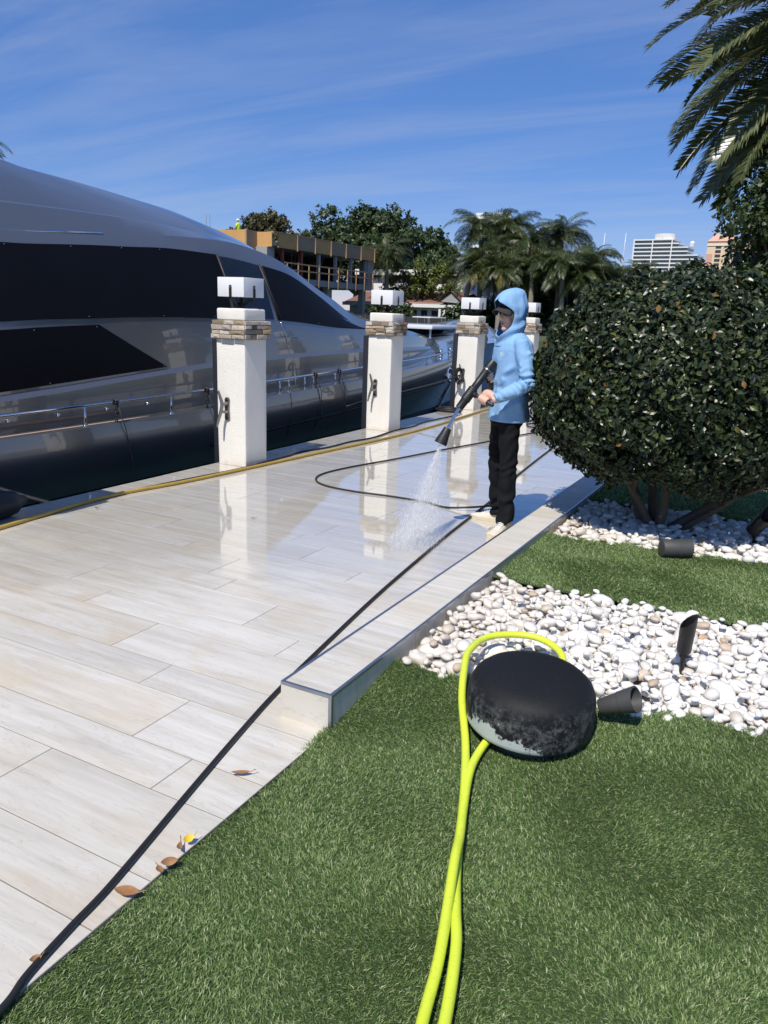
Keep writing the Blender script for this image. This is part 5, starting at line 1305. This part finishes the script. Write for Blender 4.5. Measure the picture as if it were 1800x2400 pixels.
# --- body (one continuous surface: trunk, limbs, head, hands)
bd = MB()
def ellipses(mb, rows, seg=28):
    R_ = [[(cf + rf * math.cos(a), cl + rl * math.sin(a), z) for a in np.linspace(0, 2 * math.pi, seg, endpoint=False)] for (z, cf, cl, rf, rl) in rows]
    mb.grid(R_, True); o = len(mb.v)
    n = len(rows); base = o - n * seg
    mb.f.append(tuple(base + k for k in range(seg - 1, -1, -1))); mb.f.append(tuple(o - seg + k for k in range(seg))); return mb
ellipses(bd, [(0.84, 0, 0, .075, .11), (0.98, 0, 0, .085, .12), (1.12, 0, 0, .10, .13), (1.28, 0, 0, .11, .15), (1.38, -0.005, 0, .085, .13), (1.42, -0.01, 0, .06, .07), (1.50, 0.0, 0, .052, .055)])
for a, b, c in ((SHL, ELL, WRL), (SHR_, ELR, WRR)):
    bd.tube([a, a.lerp(b, 0.5), b, b.lerp(c, 0.4), c, c + (c - b).normalized() * 0.03], [.048, .043, .038, .038, .029, .028], 14)
for a, b, c in ((HLk, KNL, ANL), (HRk, KNR, ANR)):
    bd.tube([a, a.lerp(b, 0.5), b, b.lerp(c, 0.35), c, c - Vector((0, 0, 0.05))], [.060, .054, .044, .042, .032, .032], 14)
hd = MB()
hd.ball((0.012, 0, 1.580), .098, .077, .108, 28, 18)
hd.ball((0.040, 0, 1.512), .064, .057, .068, 24, 14)
hd.ball((0.080, 0, 1.462), .025, .028, .022, 16, 10)
hd.ball((0.072, 0.034, 1.532), .03, .026, .03); hd.ball((0.072, -0.034, 1.532), .03, .026, .03)
hd.ball((0.088, 0, 1.592), .024, .055, .016)
hd.tube([(0.098, 0, 1.578), (0.112, 0, 1.555), (0.121, 0, 1.537), (0.108, 0, 1.530)], [.009, .0105, .0135, .011], 12)
hd.ball((0.101, 0, 1.500), .012, .022, .008); hd.ball((0.098, 0, 1.486), .013, .020, .009)
for s in (-1, 1): hd.ball((0.0, s * 0.079, 1.555), .018, .008, .030)
headify(hd); bd.add(hd.v, hd.f)
def fist(mb, wrist, e1, e2, h, c, spread=0.0205, rg=0.0235, start=-35, end=215, fr=0.0098):
    """fingers curled about the axis h through c; e1 points back to the wrist, e2 to the knuckle side"""
    for i, (ln, r) in enumerate(((0.94, fr), (1.0, fr * 1.04), (0.96, fr), (0.85, fr * 0.88))):
        o = c + h * (1.5 - i) * spread; pts = []
        for a in np.linspace(R(start), R(start + (end - start) * ln), 9):
            kk = 1 + 0.10 * math.cos(3 * (a - R(start)))
            pts.append(o + (e1 * math.cos(a) + e2 * math.sin(a)) * rg * kk)
        pts = [o + e1 * 0.045 + e2 * 0.010] + pts
        mb.tube(pts, [r * 1.15] + [r * (1.08 - 0.03 * k) for k in range(9)], 9)
    ctr = c + e1 * 0.042 + e2 * 0.004
    rot = Matrix((e1, h, e2)).transposed()
    mb.ball(ctr, 0.040, 0.042, 0.021, 18, 12, rot)
    mb.tube([wrist, c + e1 * 0.055], [0.028, 0.030], 12)
    # thumb leaves the side of the palm and closes over the index finger
    b0 = c + e1 * 0.040 + h * 0.036 - e2 * 0.006
    mb.tube([b0, c + e1 * 0.012 + h * 0.050 - e2 * 0.020, c - e1 * 0.016 + h * 0.046 - e2 * 0.026, c - e1 * 0.030 + h * 0.030 - e2 * 0.018], [.0135, .0125, .0110, .0088], 10)
def fist_axes(a, b, wrist, t):
    h = (a - b).normalized(); c = a.lerp(b, t)
    e1 = (wrist - c); e1 = (e1 - h * e1.dot(h)).normalized(); e2 = e1.cross(h)
    if e2.z < 0: e2 = -e2
    return e1, e2, h, c
e1, e2, h, c = fist_axes(HB, HT, WRL, 0.60); fist(bd, WRL, e1, e2, h, c)
RG0, RG1 = Vector((0.165, 0.012, 1.175)), Vector((0.125, -0.010, 1.055))
e1, e2, h, c = fist_axes(RG0, RG1, WRR, 0.45); fist(bd, WRR, e1, e2, h, c)
body = remesh(bd, 0.0046, 2, 0.5); body.materials.append(MT['skin'])
link('body', body, person)
mo = headify(MB().ball((0.1075, 0, 1.4965), .0065, .021, .0038, 12, 8).ball((0.1065, 0, 1.4895), .0068, .018, .0045, 12, 8))
mo.build('lips', MT['lips'], person, True)
# --- shirt
sh = MB()
ellipses(sh, [(0.812, -0.018, 0, .146, .180), (0.86, -0.018, 0, .142, .176), (0.95, -0.016, 0, .132, .168), (1.05, -0.014, 0, .126, .162), (1.15, -0.012, 0, .128, .168), (1.25, -0.014, 0, .134, .188), (1.32, -0.018, 0, .128, .200), (1.368, -0.020, 0, .112, .192), (1.395, -0.018, 0, .092, .140), (1.42, -0.012, 0, .082, .105), (1.44, 0.0, 0, .072, .082)], 40)
for a, b, c in ((SHL, ELL, WRL), (SHR_, ELR, WRR)):
    end = c + (c - b).normalized() * 0.004
    sh.tube([a + Vector((0, -0.05 if a.y > 0 else 0.05, 0.005)), a, a.lerp(b, 0.35), a.lerp(b, 0.75), b, b.lerp(c, 0.3), b.lerp(c, 0.7), end], [.050, .055, .055, .053, .051, .052, .046, .037], 20)
shirt_me = remesh(sh, 0.0075, 5, 0.5)
arm_dirs = [(SHL, ELL), (ELL, WRL), (SHR_, ELR), (ELR, WRR)]
def seg_near(p, a, b):
    ab = b - a; t = max(0, min(1, (p - a).dot(ab) / ab.length_squared)); q = a + ab * t; return (p - q).length, t * ab.length
cr_ = random.Random(12); CREASE = []
for k in range(34):   # pulled creases radiating from armpits, elbow and waist
    sy = 1 if k % 3 else -1
    a = Vector((cr_.uniform(-0.13, 0.12), sy * cr_.uniform(0.06, 0.18), cr_.uniform(0.86, 1.34)))
    d_ = Vector((cr_.uniform(-0.10, 0.16), -sy * cr_.uniform(0.0, 0.06), -cr_.uniform(0.02, 0.16)))
    CREASE.append((a, a + d_, cr_.uniform(0.005, 0.011) * cr_.choice((1, 1, -1)), cr_.uniform(0.010, 0.017)))
for (e, w_) in ((ELL, WRL), (SHL, ELL)):
    for k in range(7):
        c0 = e.lerp(w_, cr_.uniform(0.05, 0.95)); o_ = Vector((cr_.uniform(-.05, .05), cr_.uniform(0.0, .06), cr_.uniform(-.05, .05)))
        CREASE.append((c0 + o_, c0 + o_ + Vector((cr_.uniform(-.06, .06), 0.02, cr_.uniform(-.06, .06))), cr_.uniform(0.004, 0.008), cr_.uniform(0.008, 0.013)))
def shirt_fold(p, n):
    w0 = 0.0
    for a, b, amp, wd_ in CREASE:
        if abs(p.z - a.z) < 0.22:
            d, _ = seg_near(p, a, b)
            if d < 0.06: w0 += amp * math.exp(-(d / wd_) ** 2 * 0.5)
    if n.z < -0.6: return 0.0
    return (w0 * 1.8 + shirt_wave(p, n)) * min(1.0, max(0.25, (p.z - 0.80) / 0.05))
def shirt_wave(p, n):
    best = None
    for i, (a, b) in enumerate(arm_dirs):
        d, s = seg_near(p, a, b)
        if d < 0.07 and (best is None or d < best[0]): best = (d, s, i)
    w = 0.0
    if best and abs(p.y) > 0.14:
        d, s, i = best
        nz = mnoise.noise(p * 9)
        tl = 0.28
        near_el = math.exp(-((s - (tl if i % 2 == 0 else 0.0)) / 0.075) ** 2); near_cuff = math.exp(-((s - 0.24) / 0.06) ** 2) if i % 2 else 0
        w += 0.012 * (near_el + 0.7 * near_cuff) * math.sin(s * 165 + 5 * nz + 2.0 * math.atan2(n.y, n.z))
        w += 0.007 * mnoise.noise(Vector((p.x * 14, p.y * 14, p.z * 9)))
    else:
        # diagonal drag folds from the armpit to the belly, loose waves at the hem
        u = p.z * 9 + (p.x * 13 if p.y > 0 else -p.x * 9) + 1.3 * mnoise.noise(p * 4)
        w += 0.013 * (abs(math.sin(u)) ** 0.7 - 0.55) * (0.45 + 1.1 * abs(mnoise.noise(p * 5)))
        w += 0.006 * math.sin(math.atan2(p.y, p.x) * 7 + 3 * mnoise.noise(p * 3)) * max(0, (1.0 - p.z) / 0.19)
        w += 0.004 * mnoise.noise(Vector((p.x * 16, p.y * 16, p.z * 7)))
    return w
displace(shirt_me, shirt_fold); shirt_me.materials.append(MT['shirt'])
shirt = link('shirt', shirt_me, person)
HOOD = [(1.335, .105, .105, .125, 0, 0.0), (1.372, .112, .112, .118, 0, 0.005), (1.402, .120, .112, .108, 0.5, 0.01), (1.418, .126, .110, .102, 18, 0.012), (1.445, .128, .110, .100, 40, 0.015), (1.485, .126, .116, .105, 60, 0.018), (1.53, .124, .116, .109, 66, 0.02), (1.575, .128, .120, .112, 64, 0.02), (1.608, .148, .122, .112, 46, 0.02), (1.632, .154, .120, .107, 28, 0.02), (1.650, .148, .117, .102, 9, 0.02), (1.668, .136, .113, .097, 0.5, 0.018), (1.695, .117, .106, .083, 0, 0.014), (1.718, .085, .084, .061, 0, 0.01), (1.733, .050, .055, .036, 0, 0.005), (1.741, .008, .01, .006, 0, 0.0)]
def hood_rows():
    tabs = [interp([(r[0], r[k]) for r in HOOD]) for k in range(1, 6)]
    rows = []
    for z in np.concatenate([np.linspace(1.335, 1.40, 6), np.linspace(1.41, 1.67, 26), np.linspace(1.68, 1.741, 8)]):
        rf, rb, rl, ph, cf = [t(z) for t in tabs]; ph = max(0.0, ph)
        row = []
        for a in np.linspace(R(ph), 2 * math.pi - R(ph), 56):
            r = rf if math.cos(a) > 0 else rb
            p = Vector((cf + r * math.cos(a), rl * math.sin(a), z))
            fold = 0.010 * mnoise.noise(Vector((p.x * 11, p.y * 15, p.z * 7))) + 0.007 * math.sin(p.z * 52 + 26 * p.x + 4 * mnoise.noise(p * 7)) * (1 if z < 1.55 else 0.35) + 0.006 * math.sin(a * 9 + 14 * z) * math.exp(-((z - 1.60) / 0.07) ** 2)
            out = Vector((math.cos(a), math.sin(a), 0)); p += out * fold
            row.append(hrot(p) if z > 1.40 else tuple(Vector(p).lerp(Vector(hrot(p)), max(0, (z - 1.335) / 0.065))))
        rows.append(row)
    return rows
hood = MB().grid(hood_rows()).build('hood', MT['shirt'], shirt, True, merge=0.0004)
sm = hood.modifiers.new('thickness', 'SOLIDIFY'); sm.thickness = 0.0045; sm.offset = -1
# chest and back prints, laid on the cloth
bvh = BVHTree.FromPolygons([v.co.copy() for v in shirt_me.vertices], [tuple(p.vertices) for p in shirt_me.polygons])
def on_shirt(o, dvec):
    r = bvh.ray_cast(Vector(o), Vector(dvec).normalized()); return (r[0] + r[1] * 0.0015) if r[0] else None
pr = MB()
for k in range(3):
    pts = [on_shirt((0.5, 0.075 + 0.013 * t + 0.004 * k, 1.298 - 0.010 * k - 0.016 * t + 0.01 * t * t), (-1, 0, 0)) for t in np.linspace(0, 2.0, 7)]
    if all(p is not None for p in pts): pr.tube(pts, [0.0012, 0.002, 0.0024, 0.0026, 0.0022, 0.0016, 0.001], 5)
if pr.v: pr.build('chest_logo', MT['logo'], shirt, True)
pr = MB()
for k in range(7):
    pts = [on_shirt((-0.6, -0.09 + 0.03 * k, z), (1, 0, 0)) for z in np.linspace(1.20, 1.28 + 0.012 * (k % 3), 6)]
    if all(p is not None for p in pts): pr.tube(pts, 0.004, 5)
if pr.v: pr.build('back_logo', MT['logo'], shirt, True)
# --- trousers
tr = MB()
ellipses(tr, [(0.775, -0.005, 0, .108, .155), (0.83, -0.008, 0, .118, .158), (0.90, -0.008, 0, .112, .152), (0.97, -0.006, 0, .102, .142)], 32)
for a, b, c in ((HLk, KNL, ANL), (HRk, KNR, ANR)):
    tr.tube([a + Vector((0, 0, 0.02)), a.lerp(b, 0.12), a.lerp(b, 0.5), b, b.lerp(c, 0.35), b.lerp(c, 0.7), c + Vector((0, 0, 0.02)), c - Vector((0.008, 0, 0.015))], [.078, .079, .073, .064, .061, .059, .058, .060], 22)
tr_me = remesh(tr, 0.0075, 5, 0.5)
def trouser_fold(p, n):
    low = max(0.0, min(1.0, (0.42 - p.z) / 0.3))
    w = (0.0035 + 0.008 * low) * math.sin(p.z * (46 + 20 * low) + 4.5 * mnoise.noise(p * 7) + 2 * math.sin(p.x * 30))
    kn = math.exp(-((p.z - 0.48) / 0.07) ** 2)
    w += 0.005 * kn * math.sin(p.z * 90 + 6 * mnoise.noise(p * 8)) + 0.005 * mnoise.noise(Vector((p.x * 13, p.y * 13, p.z * 5)))
    return w
displace(tr_me, trouser_fold); tr_me.materials.append(MT['trousers'])
link('trousers', tr_me, person)
# --- shoes
def shoe(heel, toe):
    hl, to = Vector((*heel, 0)), Vector((*toe, 0)); d = (to - hl); L = d.length; rz = math.atan2(d.y, d.x)
    root = empty('shoe', tuple(hl), rz); root.parent = person
    prof = [(-0.002, .020, .074, .020), (0.012, .031, .088, .016), (0.05, .036, .096, .018), (0.085, .036, .092, .022), (0.115, .037, .082, .020), (0.15, .041, .066, .016), (0.19, .047, .053, .012), (0.225, .047, .045, .010), (0.255, .041, .040, .010), (0.275, .030, .034, .010), (0.285, .012, .028, .010)]
    rows = []
    for x, w, hgt, _ in prof:
        x *= L / 0.285; rows.append([(x, w * math.cos(a) * (1 if math.sin(a) < 0.7 else 0.92), 0.014 + (hgt - 0.014) * max(0, math.sin(a)) ** 0.75) for a in np.linspace(math.pi, 0, 17)])
    mb = MB().grid(rows); mb.f.append(tuple(range(17))); mb.f.append(tuple(len(mb.v) - 1 - k for k in range(17)))
    up = mb.build('upper', MT['shoe'], root, True)
    out = [(x * L / 0.285 + (0.006 if i == len(prof) - 1 else 0), (w + 0.005)) for i, (x, w, _, _) in enumerate(prof)]
    poly = [(x, w) for x, w in out] + [(x, -w) for x, w in reversed(out)]
    MB().prism(poly[::-1], 0.001, 0.026).build('sole', MT['sole'], root)
    for k in range(5):
        x = (0.105 + 0.021 * k) * L / 0.285; z = 0.089 - 0.0095 * k
        MB().tube([(x, -0.026, z - 0.006), (x + 0.004, 0, z + 0.004), (x + 0.002, 0.026, z - 0.006)], 0.0032, 6).build('lace', MT['logo'], root, True)
    MB().ball((0.095 * L / 0.285, 0, 0.094), 0.024, 0.021, 0.012, 12, 8).build('tongue', MT['shoe'], root, True)
shoe((-0.055, 0.068), (0.160, 0.285))
shoe((-0.098, -0.118), (0.112, -0.315))
# --- cap and sunglasses
cp = MB(); rows = []
for i in range(9):
    th = (math.pi / 2) * i / 8
    rows.append([(0.014 + 0.108 * math.cos(a) * math.cos(th), 0.087 * math.sin(a) * math.cos(th), 1.592 + 0.103 * math.sin(th)) for a in np.linspace(0, 2 * math.pi, 25)])
cp.grid(rows); headify(cp); cap = cp.build('cap', MT['cap'], person, True, merge=0.0004)
br = MB(); top = []; n = 17
for i in range(7):
    t = i / 6; row = []
    for a in np.linspace(-0.95, 0.95, n):
        r0, r1 = 0.107, 0.107 + 0.066 * math.cos(a * 1.35) ** 0.8
        r = r0 + (r1 - r0) * t; x = 0.014 + r * math.cos(a); y = 0.84 * r * math.sin(a)
        row.append((x, y, 1.607 - 0.024 * t - 3.6 * y * y * (0.6 + 0.6 * t)))
    top.append(row)
br.grid(top); headify(br); bo = br.build('brim', MT['cap'], cap, True); sm = bo.modifiers.new('thickness', 'SOLIDIFY'); sm.thickness = 0.004
gl = MB()
for s in (-1, 1):
    rot = Matrix.Rotation(s * R(24), 3, 'Z')
    gl.ball((0.100, s * 0.035, 1.562), .008, .030, .0165, 16, 10, rot)
    gl.tube([(0.088, s * 0.062, 1.566), (0.05, s * 0.079, 1.568), (0.0, s * 0.083, 1.566)], 0.0035, 6)
gl.tube([(0.109, -0.014, 1.566), (0.114, 0, 1.569), (0.109, 0.014, 1.566)], 0.004, 6)
headify(gl); gl.build('sunglasses', MT['glass'], person, True)

# --- pressure washer wand
wand = empty('pressure_washer_wand', P0, PRZ, 'black pressure washer wand with twin steel pipes held by the hooded person', 'pressure washer')
wd = (W1 - W0).normalized()
up_ = Vector((wd.z * -1, 0, wd.x)).normalized(); sd_ = wd.cross(up_)
MB().tube([W0 - wd * 0.055, W0 - wd * 0.05, W0, W0 + wd * 0.03, W0.lerp(W1, 0.3), W0.lerp(W1, 0.5), W0.lerp(W1, 0.52), W0.lerp(W1, 0.80), W0.lerp(W1, 0.82), W1], [.012, .034, .038, .030, .027, .027, .033, .033, .030, .028], 14).build('lance_sleeve', MT['black'], wand, 40)
for k in range(7):
    cpt = W0.lerp(W1, 0.54 + 0.04 * k)
    MB().tube([cpt - wd * 0.004, cpt + wd * 0.004], 0.0355, 14).build('grip_ring', MT['rubber'], wand)
MB().tube([W0.lerp(W1, -0.02), RG0, RG0.lerp(RG1, 0.6), RG1, RG1 - Vector((0.01, 0, 0.02))], [.028, .024, .019, .020, .018], 12).build('pistol_grip', MT['black'], wand, True)
MB().tube([RG0 + Vector((0.045, 0.006, -0.025)), RG0.lerp(RG1, 0.5) + Vector((0.036, 0.006, 0)), RG1 + Vector((0.03, 0.0, 0.02))], [.006, .007, .005], 8).build('trigger', MT['rubber'], wand, True)
MB().tube([W0 + wd * 0.01, W0 + wd * 0.03], 0.032, 14).build('collar', MT['galv'], wand, 40)
hv = (HT - HB).normalized()
MB().tube([HB, HB + hv * 0.03, HB + hv * 0.034, HB + hv * 0.05, HB + hv * 0.055, HB.lerp(HT, 0.95), HT], [.013, .013, .021, .021, .0145, .0155, .011], 12).build('side_handle', MT['black'], wand, 40)
for s in (-1, 1):
    o = sd_ * 0.017 * s
    MB().tube([W1 - wd * 0.05 + o, W1 + o, W1.lerp(W2, 0.5) + o * 0.95, W2 + o * 0.9, W2.lerp(W3, 0.2) + o * 0.85], 0.0068, 10).build('pipe', MT['chrome'], wand, True)
nd = (W3 - W2).normalized(); q = nd.to_track_quat('Z', 'Y').to_matrix().to_4x4(); q.translation = W2
ln = (W3 - W2).length
noz = MB().lathe([(0.0, 0.0), (0.026, 0.0), (0.029, 0.008), (0.034, ln * 0.4), (0.045, ln * 0.85), (0.046, ln), (0.040, ln), (0.036, ln * 0.8), (0.0, ln * 0.8)], 22, mat=q).build('nozzle_guard', MT['rubber'], wand, 50)
for s in (-1, 1):
    t = q.copy(); t.translation = W2 + sd_ * 0.016 * s
    MB().lathe([(0.011, ln * 0.78), (0.011, ln * 0.985), (0.007, ln), (0.0035, ln), (0.0035, ln * 0.93), (0, ln * 0.93)], 12, mat=t).build('nozzle_tip', MT['gel'], noz, 40)
# --- water fan
pm = Matrix.Translation(P0) @ Matrix.Rotation(PRZ, 4, 'Z')
tip = pm @ W3; hit = Vector((-2.13, 4.50, 0.004))
ax = (hit - tip); side = Vector((ax.y, -ax.x, 0)).normalized()
wide = Vector((0.9, 0.44, 0)).normalized(); nar = Vector((-0.44, 0.9, 0))
spray = empty('water_spray', tuple(tip), 0, 'fan of white water mist sprayed from the wand onto the tiles', 'water spray')
spray['kind'] = 'stuff'
MG = simple('water_droplets', (0.93, 0.94, 0.96), 0.25, var=0.03)
g = np.random.default_rng(9); nS = 13000
t = g.random(nS) ** 0.62; jet = np.where(g.random(nS) < 0.5, 1.0, -1.0)
tipn, hitn = np.array(tip), np.array(hit); sdw = np.array(pm.to_3x3() @ sd_)
cpt = (hitn - tipn)[None] * t[:, None] - np.array([0, 0, 0.06]) * (t * (1 - t))[:, None]
sp_ = (0.005 + 0.175 * t ** 1.1)[:, None]
off = (np.array(wide)[None] * g.normal(0, 0.50, (nS, 1)) + np.array(nar)[None] * g.normal(0, 0.42, (nS, 1))) * sp_ + sdw[None] * 0.016 * (jet * (1 - t) ** 2)[:, None]
p = cpt + off; ddir = (hitn - tipn)[None] * 0.9 + off * 1.2; ddir /= np.linalg.norm(ddir, axis=1)[:, None]
r = (0.00010 + 0.00022 * g.random(nS))[:, None]; hl = (0.010 + 0.022 * g.random(nS))[:, None]
a1 = np.cross(ddir, np.array([0.3, 0.9, 0.2])); a1 /= np.linalg.norm(a1, axis=1)[:, None]; a2 = np.cross(ddir, a1)
V = np.stack([p - ddir * hl, p + a1 * r, p - a1 * 0.5 * r + a2 * 0.87 * r, p - a1 * 0.5 * r - a2 * 0.87 * r, p + ddir * hl], 1).reshape(-1, 3)
o_ = np.arange(nS)[:, None] * 5
F = np.concatenate([o_ + np.array([[0, i, j]]) for i, j in ((2, 1), (3, 2), (1, 3))] + [o_ + np.array([[4, i, j]]) for i, j in ((1, 2), (2, 3), (3, 1))], 0)
link('droplets', mesh_np('droplets', V, F, MG, True), spray)
nB = 3000; an = g.uniform(0, 2 * np.pi, nB); rr_ = 0.04 + 0.30 * g.random(nB) ** 0.8; up = np.abs(g.normal(0, 1, nB)) * 0.045 * (1.1 - rr_ / 0.36) + 0.003
pb = (hitn - tipn)[None] + np.stack([rr_ * np.cos(an) - 0.06, rr_ * np.sin(an) - 0.05, up], 1)
r = (0.0003 + 0.0006 * g.random(nB) ** 2)[:, None]
oc = np.array([[1, 0, 0], [-1, 0, 0], [0, 1, 0], [0, -1, 0], [0, 0, 1], [0, 0, -1]], float)
Vb = (pb[:, None, :] + oc[None] * r[:, :, None]).reshape(-1, 3)
ob_ = np.arange(nB)[:, None] * 6
Fb = np.concatenate([ob_ + np.array([q_]) for q_ in ([0, 2, 4], [2, 1, 4], [1, 3, 4], [3, 0, 4], [2, 0, 5], [1, 2, 5], [3, 1, 5], [0, 3, 5])], 0)
link('splash', mesh_np('splash', Vb, Fb, MG, True), spray)

# ---- roof worker on the unfinished house (tiny)
wk = empty('person', (-39.9, 50.2, 6.31), R(200), 'tiny worker in a lime green top on the roof of the unfinished house', 'person')
b = MB(); ellipses(b, [(0.0, 0, 0, .10, .15), (0.45, 0, 0, .12, .17), (0.8, 0, 0, .14, .19), (1.0, 0, 0, .13, .2), (1.35, 0, 0, .12, .2), (1.45, 0, 0, .06, .07)], 14)
b.tube([(0, .2, 1.38), (.08, .27, 1.1), (.25, .2, 1.0)], [.06, .05, .04], 8).tube([(0, -.2, 1.38), (.08, -.27, 1.1), (.25, -.2, 1.0)], [.06, .05, .04], 8).ball((0.02, 0, 1.58), .1, .085, .12)
wb = remesh(b, 0.03, 2); wb.materials.append(MT['skin']); link('body', wb, wk)
v = MB(); ellipses(v, [(0.78, 0, 0, .18, .23), (1.0, 0, 0, .17, .23), (1.35, 0, 0, .15, .24), (1.46, 0, 0, .08, .1)], 16)
v.tube([(0, .2, 1.38), (.08, .28, 1.1)], [.085, .07], 8).tube([(0, -.2, 1.38), (.08, -.28, 1.1)], [.085, .07], 8)
v.build('top', MT['hivis'], wk, True)
MB().lathe([(0.13, 0), (0.115, 0.03), (0.08, 0.11), (0, 0.13)], 14, (0.02, 0, 1.62)).build('hard_hat', MT['white_wall'], wk, True)
